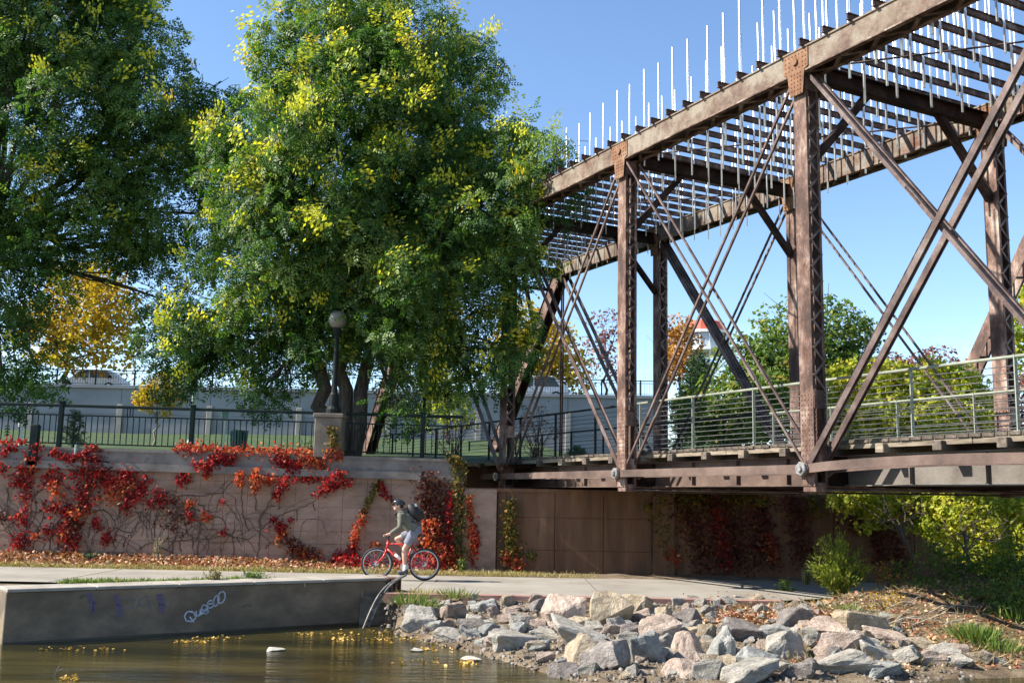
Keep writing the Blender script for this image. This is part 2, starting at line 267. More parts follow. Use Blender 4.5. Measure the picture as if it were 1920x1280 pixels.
def gh(x, y):                               # height of the low bank
    pn, pf, wl_ = path_near(x), path_far(x), waterline(x)
    if y >= pf: return interp(y, [pf, pf+.25, WALLY+.3], [-.02, .0, .0+interp(x, [-14, -2], [.2, .0])])+max(0, bumps(x, y))*.5
    if y >= pn: return -.06
    top = -.10
    if x > 4.6:                             # the rising bank on the right
        k = min(1, (x-4.6)/3.2); top += k*.50*math.exp(-((y-(18.6+.1*x))/2.4)**2)
    t = (y-wl_)/max(.1, pn-wl_)
    if t < 0: return ZW+max(-.6, t*1.6)
    prof = interp(t, [0, .12, .5, .85, 1], [ZW, ZW+.07, ZW+.24, top-.03, top if x < 4.6 else interp(x, [4.6, 7.8], [top, -.02])])
    if x > 4.6: prof = ZW+(top-ZW)*(1-(1-min(1, t*1.35))**2) if y < 18.6+.1*x else lerp(top, -.05, min(1, (y-18.6-.1*x)/max(.2, pn-18.6-.1*x)))
    return prof+bumps(x, y)*min(1, t*3)
def hit_bank(px, py, lift=0.0):
    d = ray(px, py); d = d/d[1]
    for y in np.arange(10, 27, .04):
        z = CZ+d[2]*y
        if z <= max(gh(d[0]*y, y), ZW)+lift: return Vector((d[0]*y, y, z))
    return Vector((d[0]*26, 26, 0))
def sheet(name, xs, ys, fn, mat, kind='structure', smooth=True):
    V = [(x, y, fn(x, y)) for y in ys for x in xs]; n = len(xs); Fs = [(j*n+i, j*n+i+1, (j+1)*n+i+1, (j+1)*n+i) for j in range(len(ys)-1) for i in range(n-1)]
    me = bpy.data.meshes.new(name); me.from_pydata(V, [], Fs); o = link(name, me, mat, None, smooth); o['kind'] = kind; return o
sheet('creek_bank', np.arange(-2.72, 30.1, .16), np.concatenate([np.arange(11.4, 26.7, .14)]), lambda x, y: gh(x, y) if x > -2.02 or y > 19.7 else -1.2, M['dirt'])
# canal wall line on plan (creek side): from the left end to the right end
CA = onz(3, 1208, ZW); CB = onz(722, 1166, ZW); CDIR = (CB-CA).normalized(); CNRM = Vector((CDIR.y, -CDIR.x, 0)); CLEN = (CB-CA).length; CTOP = .27; CTH = .62
def canal_back(x):
    t = (x-CA.x)/(CB.x-CA.x); return CA.y+(CB.y-CA.y)*t+CTH/abs(CDIR.x)
def verge(x, y):
    yb = canal_back(x)
    if y < yb+.1: return lerp(-1.2, .235, min(1, max(0, (y-yb+.35)/.45)))
    if y < path_near(x): return lerp(.24, -.02, min(1, (y-yb)/max(.3, path_near(x)-yb)))+bumps(x, y)*.4
    return gh(x, y)
sheet('canal_verge', np.arange(-34, -2.55, .16), np.arange(9.5, 26.7, .16), lambda x, y: verge(x, y) if x > CA.x+.02 else -1.25+max(0, min(1, (y-17.5)/2))*1.2 if y < 24 else gh(x, y), M['dirt'])
def strip(name, x0, x1, f0, f1, z, mat, nx=60, ny=6, zfun=None):
    xs = np.linspace(x0, x1, nx); V = []; Fs = []
    for j in range(ny+1):
        for x in xs:
            y = lerp(f0(x), f1(x), j/ny); V.append((x, y, z+(zfun(x, y) if zfun else 0)))
    for j in range(ny):
        for i in range(nx-1): Fs.append((j*nx+i, j*nx+i+1, (j+1)*nx+i+1, (j+1)*nx+i))
    me = bpy.data.meshes.new(name); me.from_pydata(V, [], Fs); return struct(link(name, me, mat))
path = strip('bike_path', -34, 30, lambda x: path_near(x)+.30, path_far, .0, M['path'], 120)
for i, x in enumerate(np.arange(-27, 16, 3.6)):        # saw-cut joints across the path
    MB().box((x, (path_near(x)+.3+path_far(x))/2, .0015), (.02, path_far(x)-path_near(x)-.32, .006)).build('joint', M['conc_canal'], path)
kb = MB(); xs = np.linspace(-2.35, 5.15, 40); poly = []
for x in xs: poly.append((x, path_near(x)))
V = []; Fs = []
for x in xs:
    y = path_near(x); V += [(x, y, -.16), (x, y, .012), (x, y+.302, .012)]
for i in range(len(xs)-1):
    a = i*3; Fs += [(a, a+3, a+4, a+1), (a+1, a+4, a+5, a+2)]
kb.add(V, Fs); struct(kb.build('red_kerb', M['kerb']))
# water and creek bed
wm, nt, b = newmat('creek_water'); L = nt.links
t_ = nd(nt, 'ShaderNodeTexCoord'); mp_ = nd(nt, 'ShaderNodeMapping'); mp_.inputs['Scale'].default_value = (.55, 2.2, 1); mp_.inputs['Rotation'].default_value = (0, 0, .25); L.new(t_.outputs['Object'], mp_.inputs[0])
n1 = nd(nt, 'ShaderNodeTexNoise', Scale=2.6, Detail=5, Roughness=.55, Distortion=.6); L.new(mp_.outputs[0], n1.inputs['Vector'])
n2 = nd(nt, 'ShaderNodeTexNoise', Scale=.5, Detail=4); L.new(mp_.outputs[0], n2.inputs['Vector'])
wr = ramp(nt, [(.35, (.016, .015, .004)), (.5, (.036, .030, .007)), (.66, (.07, .056, .015))], n2.outputs[0]); L.new(wr.outputs[0], b.inputs['Base Color'])
b.inputs['Roughness'].default_value = .06; b.inputs['IOR'].default_value = 1.33
bp = nd(nt, 'ShaderNodeBump', Strength=.4, Distance=.04); L.new(n1.outputs[0], bp.inputs['Height']); L.new(bp.outputs[0], b.inputs['Normal'])
M['water'] = wm
sheet('water', np.linspace(-60, 60, 25), np.linspace(-40, 20, 13), lambda x, y: ZW, M['water'])
sheet('creek_bed', np.linspace(-60, 60, 13), np.linspace(-60, 19, 9), lambda x, y: -1.35 if y > -40 else 1.0, M['dirt'])
# upper ground behind the wall: lawn rising to the street wall; street level beyond it
VY = 65.0; VZ0 = 5.5; VZ1 = 8.42
def upper(x, y):
    zl = interp(y, [26, 27.2, 34, VY, 90], [2.70, 2.74, 3.1, VZ0, VZ0+.1]); zr = interp(y, [26, 40, 90, 700], [2.35, 2.6, 3.0, 3.0])
    k = min(1, max(0, (x-1.0)/8)); return lerp(zl, zr, k)+.05*math.sin(x*.35+y*.2)
ys = list(np.arange(26.6, 40, .8))+list(np.arange(40, 90, 3))+[110, 160, 300, 700, 1500]
sheet('park_ground', [-900, -300, -120, -60, -40]+list(np.arange(-30, 40, 1.4))+[60, 120, 300, 900], ys, upper, M['lawn'])
sheet('street', [-900, -60, -20, 9.5], [VY+.3, 90, 300, 1500], lambda x, y: VZ1-.06, M['asphalt'])
# ------------------------------------------------------------------ retaining wall
def wtop(x): return interp(x, [-14, -2], [2.90, 2.76])
XE = at(868, 900, WALLY).x                                            # where the parapet ends beside the bridge
wall = thing('retaining_wall', 'long shaded concrete retaining wall behind the bike path, hung with red creeper', 'wall', (0, WALLY, 0))
def wallpiece(name, x0, x1, z0f, z1f, y0, y1, mat, n=14, bev=0):
    xs = np.linspace(x0, x1, n); V = []; Fs = []
    for x in xs: V += [(x, y0, z0f(x)), (x, y1, z0f(x)), (x, y1, z1f(x)), (x, y0, z1f(x))]
    for i in range(n-1):
        a = i*4
        for k in range(4): Fs.append((a+k, a+(k+1) % 4, a+4+(k+1) % 4, a+4+k))
    Fs += [(0, 1, 2, 3), tuple(reversed([(n-1)*4+k for k in range(4)]))]
    m = MB(); m.add(V, Fs); return m.build(name, mat, wall)
# wall of cast panels with open joints, backed by a core
wallpiece('core', -34, XE, lambda x: -.6, lambda x: wtop(x)-.52, .06, .5, M['conc_wall'])
for i, x in enumerate(np.arange(-33.9, -14.0, 2.44)):
    x1 = min(x+2.434, XE-.02)
    for z0, z1 in ((-.5, .92), (.926, None)):
        wallpiece('panel', x, x1, lambda q: z0, (lambda q: z1) if z1 else (lambda q: wtop(q)-.50), random.uniform(-.004, .006), .08, M['conc_wall'], 3)
bsrc = None; bx0 = x1+.006; ncol = int((XE-bx0)/.62)+1; bw_ = (XE-bx0)/ncol
for r_ in range(9):
    for c_ in range(ncol):
        xx = bx0+(c_+.5)*bw_; zz = -.3+.3*r_+.15; yy = .04+random.uniform(-.0035, .0035)
        if bsrc is None: bsrc = MB().box((0, 0, 0), (bw_-.004, .08, .2965)).build('block', M['conc_wall'], wall, bevel=.004); bsrc.location = (xx, yy, zz)
        else: inst(bsrc, 'block', wall, (xx, yy, zz))
led = at(790, 905, WALLY).x
wallpiece('ledge', -34, led, lambda x: wtop(x)-.54, lambda x: wtop(x)-.36, -.10, .3, M['conc_cop'])
wallpiece('parapet', -34, XE, lambda x: wtop(x)-.52, lambda x: wtop(x)-.06, -.025, .42, M['conc_cop'])
wallpiece('coping', -34, XE+.01, lambda x: wtop(x)-.07, lambda x: wtop(x), -.05, .45, M['conc_cop'])
# abutment under the bridge
ab = thing('bridge_abutment', 'dark concrete abutment wall under the rusty bridge, in deep shade', 'wall', (0, WALLY, 0))
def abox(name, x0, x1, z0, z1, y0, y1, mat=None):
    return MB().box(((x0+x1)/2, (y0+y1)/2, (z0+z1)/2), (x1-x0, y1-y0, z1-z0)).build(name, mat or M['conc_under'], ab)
X1 = at(930, 1000, WALLY).x; X2 = at(948, 1000, WALLY).x; X3 = at(1222, 1000, WALLY).x
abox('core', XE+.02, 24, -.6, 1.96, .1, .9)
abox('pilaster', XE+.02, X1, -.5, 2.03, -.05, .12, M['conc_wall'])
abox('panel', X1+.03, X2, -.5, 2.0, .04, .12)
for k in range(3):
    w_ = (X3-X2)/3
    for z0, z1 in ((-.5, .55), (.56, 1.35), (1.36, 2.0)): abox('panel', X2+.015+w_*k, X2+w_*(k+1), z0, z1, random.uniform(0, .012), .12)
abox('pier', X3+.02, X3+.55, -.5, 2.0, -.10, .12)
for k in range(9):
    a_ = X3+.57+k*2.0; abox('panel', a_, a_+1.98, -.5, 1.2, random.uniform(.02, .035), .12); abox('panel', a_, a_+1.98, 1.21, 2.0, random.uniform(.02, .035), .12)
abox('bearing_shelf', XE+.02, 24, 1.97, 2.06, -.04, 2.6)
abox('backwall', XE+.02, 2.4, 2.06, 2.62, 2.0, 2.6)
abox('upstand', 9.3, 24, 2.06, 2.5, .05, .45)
# ------------------------------------------------------------------ canal wall with its tags, end post and bent ladder
cang = math.atan2(CDIR.y, CDIR.x)
cw = thing('canal_wall', 'low dark grey concrete canal wall rising from the water, sprayed with faint tags', 'wall', (CA.x, CA.y, 0), cang)
MB().box((CLEN/2, CTH/2, (CTOP-.05-1.3)/2), (CLEN, CTH, CTOP-.05+1.3)).build('wall_body', M['conc_canal'], cw, bevel=.012)
for i in range(5):
    w_ = CLEN/5; MB().box((w_*(i+.5), CTH/2+.02, CTOP-.024), (w_-.012, CTH+.11, .052)).build('cap_slab', M['conc_top'], cw, bevel=.008)
MB().box((CLEN/2, -.012, ZW-.02), (CLEN-.02, .03, .10)).build('wet_foot', flat('wet_algae_concrete', (.012, .013, .012), .35), cw)
def canal_uv(px, py):                       # pixel -> (along the wall, height)
    d = ray(px, py); d = Vector(d); o_ = Vector((0, 0, CZ)); t = (CA-o_).dot(CNRM)/d.dot(CNRM); p = o_+d*t; return ((p-CA).dot(CDIR), p.z)
def ribbon(m, pts, w, y=-.004):
    P = [Vector((u, y, v)) for u, v in pts]
    for a, c in zip(P[:-1], P[1:]):
        if (c-a).length > 1e-5: m.bar(a-(c-a).normalized()*w*.3, c+(c-a).normalized()*w*.3, .004, w, (0, 1, 0)); 
def tagpaint(name, c, mixc): return surf(name, [(.36, mixc), (.5, tuple((a+b_)/2 for a, b_ in zip(c, mixc))), (.6, c)], 9, 8, .8, .2, 30, 0)
M['tag_white'] = tagpaint('white_spray_paint', (.62, .66, .74), (.42, .45, .52)); M['tag_mauve'] = tagpaint('faded_mauve_spray_paint', (.15, .10, .17), (.12, .105, .125)); M['tag_grey'] = tagpaint('faded_grey_spray_paint', (.17, .165, .18), (.13, .128, .132))
S0 = (0, 820, 640/1781.0)                    # the enlarged view the strokes were read from
def zpts(l): return [canal_uv(S0[0]+x*S0[2], S0[1]+y*S0[2]) for x, y in l]
def loop(cx_, cy_, rx, ry, a0=0, a1=360, tilt=0, n=18):
    o_ = []
    for k in range(n+1):
        a = math.radians(a0+(a1-a0)*k/n); x, y = rx*math.cos(a), ry*math.sin(a); ct, st = math.cos(math.radians(tilt)), math.sin(math.radians(tilt)); o_.append((cx_+x*ct-y*st, cy_+x*st+y*ct))
    return o_
g = MB()
for st in ([(1002, 905), (975, 908), (962, 930), (972, 955), (1000, 958), (1022, 940), (1012, 912), (985, 905)], [(990, 935), (1010, 960)],
           [(1022, 905), (1026, 930), (1042, 925), (1046, 895), (1050, 920), (1062, 912)],
           loop(1066, 888, 14, 16, 200, 560), loop(1074, 905, 13, 12), [(1060, 870), (1085, 880), (1078, 905)],
           loop(1098, 868, 16, 20, 90, 450, 25), [(1090, 868), (1112, 862)], loop(1128, 850, 13, 28, 0, 360, 15), loop(1155, 832, 18, 31, 0, 360, 15)):
    ribbon(g, zpts(st), .022)
g.build('white_tag', M['tag_white'], cw)['label'] = 'white looping spray-paint tag'
g = MB()
for st in ([(455, 815), (470, 850), (482, 905)], [(470, 815), (490, 860), (487, 910)], [(600, 825), (612, 870), (618, 935)], [(612, 822), (630, 875), (632, 925)], [(822, 820), (835, 870), (838, 915)], [(838, 820), (852, 870), (850, 900)]): ribbon(g, zpts(st), .05)
g.build('mauve_tag', M['tag_mauve'], cw)['label'] = 'faded mauve tag strokes'
g = MB()
for st in ([(480, 880), (505, 868), (530, 880)], [(640, 850), (665, 825), (700, 845), (690, 885), (650, 890)], [(705, 900), (735, 840), (765, 825), (790, 895)], [(725, 872), (785, 868)], [(858, 835), (862, 880), (890, 885), (900, 830)], [(820, 818), (855, 820)]): ribbon(g, zpts(st), .016)
g.build('faint_tag', M['tag_grey'], cw)['label'] = 'faint grey outline letters of the old tag'
MB().bar(*[Vector((u, -.008, v)) for u, v in zpts([(1588, 755), (1590, 778)])], .012, .02).build('chip', M['conc_top'], cw)
u0, v0 = canal_uv(677, 1107); u1, v1 = canal_uv(680, 1128)
MB().bar((u0, -.01, v0), (u1, -.01, v1), .016, .035).build('chip', M['rock_pink'], cw)
post = thing('sheet_pile_post', 'rusty brown steel pile closing the end of the canal wall', 'post', (CB.x, CB.y, 0), cang)
MB().box((.16, .30, -.52), (.30, .66, 1.56)).build('plate', M['rust'], post, bevel=.01)
for k in range(3): MB().box((.05+.1*k, -.045, -.52), (.028, .03, 1.55)).build('rib', M['rust_dark'], post)
# bent ladder leaning from the water onto the wall end
lp = [at(686, 1176, 18.35), at(700, 1142, 18.45), at(716, 1112, 18.55), at(735, 1092, 18.75), at(757, 1079, 19.0)]
lad = thing('bent_ladder', 'bent pale metal ladder leaning from the water against the canal wall end', 'ladder', (0, 0, 0))
lp = [Vector(p) for p in lp]; dv = Vector((.085, .05, .03))
def smoothpts(P, n=5):
    o_ = []
    for i in range(len(P)-1):
        p0, p1, p2, p3 = P[max(i-1, 0)], P[i], P[i+1], P[min(i+2, len(P)-1)]
        for k in range(n):
            t = k/n; o_.append(.5*((2*p1)+(p2-p0)*t+(2*p0-5*p1+4*p2-p3)*t*t+(-p0+3*p1-3*p2+p3)*t**3))
    return o_+[P[-1]]
M['ladder'] = surf('weathered_aluminium', [(.3, (.04, .035, .03)), (.5, (.13, .12, .11)), (.7, (.26, .25, .23))], 8, 8, .6, .3, 40, .3)
sp_ = smoothpts(lp, 4)
for s_ in (-.5, .5): MB().tube([p+dv*s_ for p in sp_], .019, 6).build('rail', M['ladder'], lad)
for i in range(1, len(sp_)-1): MB().tube([sp_[i]-dv*.5, sp_[i]+dv*.5], .013, 5).build('rung', M['ladder'], lad)
# ================================================================== THE BRIDGE  (local x along the span towards us, y across, z up)
TH, PL, BW, ZB, HT = .48649, 5.6078, 4.9877, 2.3759, 7.2
ZT = ZB+HT
br = thing('truss_bridge', 'rusty steel truss footbridge with timber deck and polished rods through its roof', 'bridge', (-.0883, 27.5787, 0), TH-math.pi/2)
_a = Vector((math.sin(TH), -math.cos(TH), 0)); _b = Vector((math.cos(TH), math.sin(TH), 0)); BO = Vector((-.0883, 27.5787, 0))
def b2w(x, y, z): return BO+_a*x+_b*y+Vector((0, 0, z))
NT = range(-1, 5); NX = lambda i: i*PL
SIDES = (0.0, BW)
riv = None
# top chords: side channels, cover plate, lattice below
for s_, y in enumerate(SIDES):
    x0, x1 = NX(-1)-.25, NX(4)+.25
    ch = MB().box(((x0+x1)/2, y, ZT+.215), (x1-x0, .46, .03)).build('top_chord', M['rust_pale'], br)
    for e in (-1, 1):
        for i in range(-1, 4):
            MB().box((NX(i)+PL/2, y+e*.19, ZT), (PL-.006, .03, .40)).build('side_plate', M['rust_pale'], ch)
        MB().box(((x0+x1)/2, y+e*.165, ZT-.215), (x1-x0, .10, .026)).build('flange', M['rust'], ch)
    lc = MB()
    for k in range(int((x1-x0)/.42)):
        xa = x0+.42*k; sg = 1 if k % 2 else -1
        lc.bar((xa, y-sg*.15, ZT-.236), (xa+.42, y+sg*.15, ZT-.236), .07, .012, (1, 0, 0))
    lc.build('lattice', M['rust'], ch, kind='stuff')
# posts
def rivet(m, p, n, r=.019):
    p = Vector(p); n = Vector(n).normalized(); u = n.orthogonal().normalized(); w = n.cross(u); vs = []
    for rr, h in ((r, 0), (r*.7, .010)):
        for k in range(6): a = k*math.pi/3; vs.append(p+(u*math.cos(a)+w*math.sin(a))*rr+n*h)
    m.add(vs, [(k, (k+1) % 6, 6+(k+1) % 6, 6+k) for k in range(6)]+[tuple(range(6, 12))])
PX, PY = .31, .28
lace_src = None
for s_, y in enumerate(SIDES):
    for i in range(0, 4):
        x = NX(i); zb, zt = ZB-.28, ZT-.2; far = s_ == 1
        out = -1 if s_ == 0 else 1
        p = MB().box((x, y-PY/2, (zb+zt)/2), (PX, .018, zt-zb)).build('vertical_post', M['rust'], br)
        MB().box((x, y+PY/2, (zb+zt)/2), (PX, .018, zt-zb)).build('channel_web', M['rust'], p)
        for e in (-1, 1):
            for f_ in (-1, 1): MB().box((x+f_*(PX/2-.007), y+e*(PY/2-.026), (zb+zt)/2), (.014, .046, zt-zb)).build('channel_flange', M['rust'], p)
        zl0, zl1, st = ZB+1.35, ZT-.55, .235
        n = int((zl1-zl0)/st); rear = MB()
        for k in range(n):
            sg = 1 if k % 2 else -1; z = zl0+st*k; a = math.atan2(st, PY-.05)
            if lace_src is None:
                lace_src = MB().box((0, 0, 0), (.014, math.hypot(st, PY-.05)+.05, .042)).build('lacing_bar', M['eyebar'], p); lace_src.location = (x+PX/2+.009, y, z+st/2); lace_src.rotation_euler = (sg*a, 0, 0)
            else: inst(lace_src, 'lacing_bar', p, (x+PX/2+.009, y, z+st/2), (sg*a, 0, 0))
            rear.bar((x-PX/2-.009, y-sg*(PY/2-.025), z), (x-PX/2-.009, y+sg*(PY/2-.025), z+st), .05, .014, (0, 0, 1))
        rear.build('rear_lacing', M['rust_dark'], p, kind='stuff')
        for za, zc in ((ZB+1.02, ZB+1.33), (ZB+.02, ZB+.32), (ZT-.55, ZT-.24)): MB().box((x+PX/2+.010, y, (za+zc)/2), (.016, PY-.004, zc-za)).build('batten_plate', M['rust'], p)
        rv = MB()
        if s_ == 0 or i in (1, 2):
            for k in range(n+1):
                sg = 1 if k % 2 else -1; rivet(rv, (x+PX/2+.016, y-sg*(PY/2-.03), zl0+st*k), (1, 0, 0), .022)
            for zz in np.arange(ZB+.05, ZB+1.35, .075):
                for e in (-1, 1): rivet(rv, (x+PX/2+.018, y+e*(PY/2-.03), zz), (1, 0, 0), .016)
            for zz in np.arange(ZB+.15, ZB+1.3, .085):
                for dx in (-.11, -.04, .04, .11): rivet(rv, (x+dx, y-PY/2-.010, zz), (0, -1, 0), .015)
        if rv.v: rv.build('rivets', M['gusset'], p, kind='stuff')
        # gusset at the chord, pin caps top and bottom
        for e in (-1, 1):
            yy = y+e*(.205+.006); P = [(x-.30, yy, ZT+.18), (x+.30, yy, ZT+.18), (x+.30, yy, ZT-.16), (x+.21, yy, ZT-.2), (x+.16, yy, ZT-.62), (x-.16, yy, ZT-.62), (x-.21, yy, ZT-.2), (x-.30, yy, ZT-.16)]
            gp = MB().prism(P, (0, e*.014, 0)).build('gusset_plate', M['gusset'], br)
            rv = MB()
            for dx in np.arange(-.25, .26, .0833):
                for dz in (.13, .045, -.04, -.12):
                    if math.hypot(dx, dz) > .10: rivet(rv, (x+dx, yy+e*.014, ZT+dz), (0, e, 0), .019)
            for dz in np.arange(-.22, -.6, -.075):
                for dx in (-.11, -.04, .04, .11): rivet(rv, (x+dx, yy+e*.014, ZT+dz), (0, e, 0), .019)
            rv.build('rivets', M['gusset'], gp, kind='stuff')
            MB().tube([(x, yy, ZT), (x, yy+e*.05, ZT)], .065, 8).build('pin', M['gusset'], gp)
        MB().tube([(x, y-.33, ZB), (x, y+.33, ZB)], .055, 12).build('pin', M['pin'], br)
        for e in (-1, 1):
            MB().tube([(x, y+e*.27, ZB), (x, y+e*.335, ZB)], [.125, .125], 6).build('pin_nut', M['pin'], br, bevel=.01)
            MB().tube([(x, y+e*.335, ZB), (x, y+e*.37, ZB)], [.06, .05], 10).build('pin_cap', M['pin'], br)
        # hanger below the pin that carries the floor beam
        MB().box((x, y, ZB-.30), (.30, .26, .16)).build('hanger_block', M['rust'], br, bevel=.01)
# inclined end posts
for s_, y in enumerate(SIDES):
    for xt, xb in ((NX(-1), NX(-2)), (NX(4), NX(5))):
        e_ = MB().bar((xt, y-.17, ZT-.05), (xb, y-.17, ZB+.05), .025, .42, (0, 1, 0)).build('end_post', M['rust'], br)
        MB().bar((xt, y+.17, ZT-.05), (xb, y+.17, ZB+.05), .025, .42, (0, 1, 0)).build('side_plate', M['rust'], e_)
        d = (Vector((xb, 0, ZB))-Vector((xt, 0, ZT))).normalized(); nrm = Vector((d.z, 0, -d.x));
        if nrm.z < 0: nrm = -nrm
        MB().bar(Vector((xt, y, ZT))+nrm*.20, Vector((xb, y, ZB+.05))+nrm*.20, .44, .02, (0, 1, 0)).build('cover_plate', M['rust'], e_)
        MB().box((xb, y, ZB-.14), (.6, .55, .2)).build('bearing_shoe', M['rust_dark'], br)
    # hip hangers
    for e in (-1, 1): MB().tube([(NX(-1)+.06*e, y, ZT-.2), (NX(-1)+.06*e, y, ZB-.3)], .028, 6).build('hip_hanger', M['rust_dark'], br)
# eyebars and counters
def eyebar(p, q, offs, w, h, mat, name='diagonal_bar', heads=True):
    for o_ in offs:
        a, c = Vector(p)+Vector((0, o_, 0)), Vector(q)+Vector((0, o_, 0)); d = (c-a).normalized()
        e_ = MB().bar(a+d*.05, c-d*.05, w, h, (0, 1, 0)).build(name, mat, br)
        if heads:
            for pt in (a, c): MB().tube([pt-Vector((0, w*.6, 0)), pt+Vector((0, w*.6, 0))], h*.95, 12).build('eye', mat, e_)
def counter(p, q, offs, r, mat, turn=.2):
    for o_ in offs:
        a, c = Vector(p)+Vector((0, o_, 0)), Vector(q)+Vector((0, o_, 0))
        e_ = MB().bar(a, c, r*2, r*2, (0, 1, 0)).build('counter_rod', mat, br)
        m_ = a+(c-a)*turn; d = (c-a).normalized()*.22
        for k in (-1, 1): MB().bar(m_-d+Vector((0, k*.028, 0)), m_+d+Vector((0, k*.028, 0)), .012, .045, (0, 1, 0)).build('turnbuckle', mat, e_)
for s_, y in enumerate(SIDES):
    T = lambda i: (NX(i), y, ZT-.02); B = lambda i: (NX(i), y, ZB); eb = M['eyebar']
    eyebar(T(-1), B(0), (-.13, .13), .026, .14, eb); eyebar(T(0), B(1), (-.12, .12) if s_ == 0 else (-.15, -.05, .05, .15), .026, .10, eb)
    counter(B(0), T(1), (-.08, .08), .022, eb)
    counter(T(1), B(2), (-.16, .16), .020, eb, .75); counter(B(1), T(2), (-.10, .10), .022, eb, .14)
    eyebar(B(2), T(3), (-.19, -.13, .13, .19) if s_ == 0 else (-.1, .1), .024, .105, eb)
    counter(T(2), B(3), (-.09, .09), .034, eb, .42)
    eyebar(B(3), T(4), (-.14, .14), .026, .12, eb); counter(T(3), B(4), (-.08, .08), .022, eb)
    for i in range(-2, 5):
        for o_ in (-.24, .22):
            bow = .09 if i == 2 else .0; n = 12; m = MB()
            for k in range(n):
                f0, f1 = k/n, (k+1)/n; z0 = ZB+bow*math.sin(math.pi*f0)**.7; z1 = ZB+bow*math.sin(math.pi*f1)**.7 if f1 < 1 else ZB
                m.bar((NX(i)+PL*f0, y+o_, z0), (NX(i)+PL*f1, y+o_, z1), .034, .15, (0, 1, 0))
            e_ = m.build('bottom_chord', M['girder'], br)
            for xx in (NX(i), NX(i+1)): MB().tube([(xx, y+o_-.02-.022*(i % 2), ZB), (xx, y+o_+.02-.022*(i % 2), ZB)], .13, 14).build('eye', M['girder'], e_)
# floor beams, stringers, laterals under the deck
for i in range(-2, 6):
    x = NX(i); fb = MB().box((x, BW/2, ZB-.02), (.02, BW-.1, .52)).build('floor_beam', M['rust_dark'], br)
    for z in (ZB-.28, ZB+.24): MB().box((x, BW/2, z), (.26, BW-.06, .022)).build('flange', M['rust'], fb)
for i in range(-2, 5):
    for k, yy in enumerate((.75, 1.9, 3.1, 4.25)):
        mat = (M['girder'] if i < 2 else M['girder_grey']) if k == 0 else M['rust_dark']
        st_ = MB().box((NX(i)+PL/2, yy, ZB+.0), (PL-.06, .02, .50)).build('stringer', mat, br)
        for z in (ZB-.255, ZB+.25): MB().box((NX(i)+PL/2, yy, z), (PL-.07, .2, .02)).build('flange', mat, st_)
        if k == 0:
            for q in range(1, 4): MB().box((NX(i)+PL*q/4, yy-.05, ZB), (.02, .08, .47)).build('stiffener', mat, st_)
    for a, c in (((NX(i), .1), (NX(i+1), BW-.1)), ((NX(i), BW-.1), (NX(i+1), .1))):
        MB().tube([(a[0], a[1], ZB-.34), (c[0], c[1], ZB-.34)], .022, 6).build('lateral_rod', M['eyebar'], br)
# timber deck: joists, planks, fascia
ZD = ZB+.26+.20
for k in range(int(7*PL/1.1216)+1):
    x = NX(-2)+k*1.1216
    MB().box((x, BW/2, ZB+.26+.075), (.17, BW-.62, .15)).build('joist', M['wood_dark'] if k % 3 else M['wood'], br, bevel=.008)
pk = None; X0, X1_ = NX(-2)-.6, NX(5); n = int((X1_-X0)/.215)
for k in range(n):
    x = X0+k*.215+.1
    if pk is None: pk = MB().box((0, 0, 0), (.203, BW-.78, .055)).build('deck_plank', M['wood_dark'], br, bevel=.006); pk.location = (x, BW/2, ZD+.005)
    else: inst(pk, 'deck_plank', br, (x, BW/2+random.uniform(-.012, .012), ZD+.005+random.uniform(-.003, .003)))
for i in range(-2, 5):
    for h in (0, 1):
        xa = NX(i)+h*PL/2
        for y, e in ((.44, -1), (BW-.44, 1)):
            m_ = M['wood'] if not (i == 1 and h == 1) else M['wood']
            MB().box((xa+PL/4, y, ZD-.045), (PL/2-.01, .05, .14)).build('fascia_board', m_, br, bevel=.006)
# railings with cables
def railing(y, inner):
    r = bpy.data.objects.new('railing', None); COL.objects.link(r); r.parent = br; zr = ZD+1.12; split = NX(.93)
    X0, X1 = NX(-2)-.4, NX(5)
    for xa, xb, m_ in ((X0, split, M['rail_dark']), (split, X1, M['rail'])):  # rail and cables left of the split coloured dark for the tree's shade
        MB().tube([(xa, y, zr), (xb, y, zr)], .027, 8).build('top_rail', m_, r, smooth=True)
    for k in range(10):
        z = ZD+.09+k*.1
        MB().tube([(X0, y, z), (split, y, z)], .006, 4).build('cable', M['rail_dark'], r)
        MB().tube([(split, y, z), (X1, y, z)], .0075, 4).build('cable', M['cable'], r)
    src = {}
    for k in range(22):
        x = X0+.12+k*1.87; m_ = M['rail_dark'] if x < split-.3 else M['rail']
        if m_.name not in src:
            o_ = MB().box((0, 0, .56), (.018, .062, 1.12)).box((0, 0, .01), (.1, .1, .02)).build('post', m_, r); src[m_.name] = o_; o_.location = (x, y, ZD+.03)
        else: inst(src[m_.name], 'post', r, (x, y, ZD+.03))
railing(.56, 1); railing(BW-.56, -1)
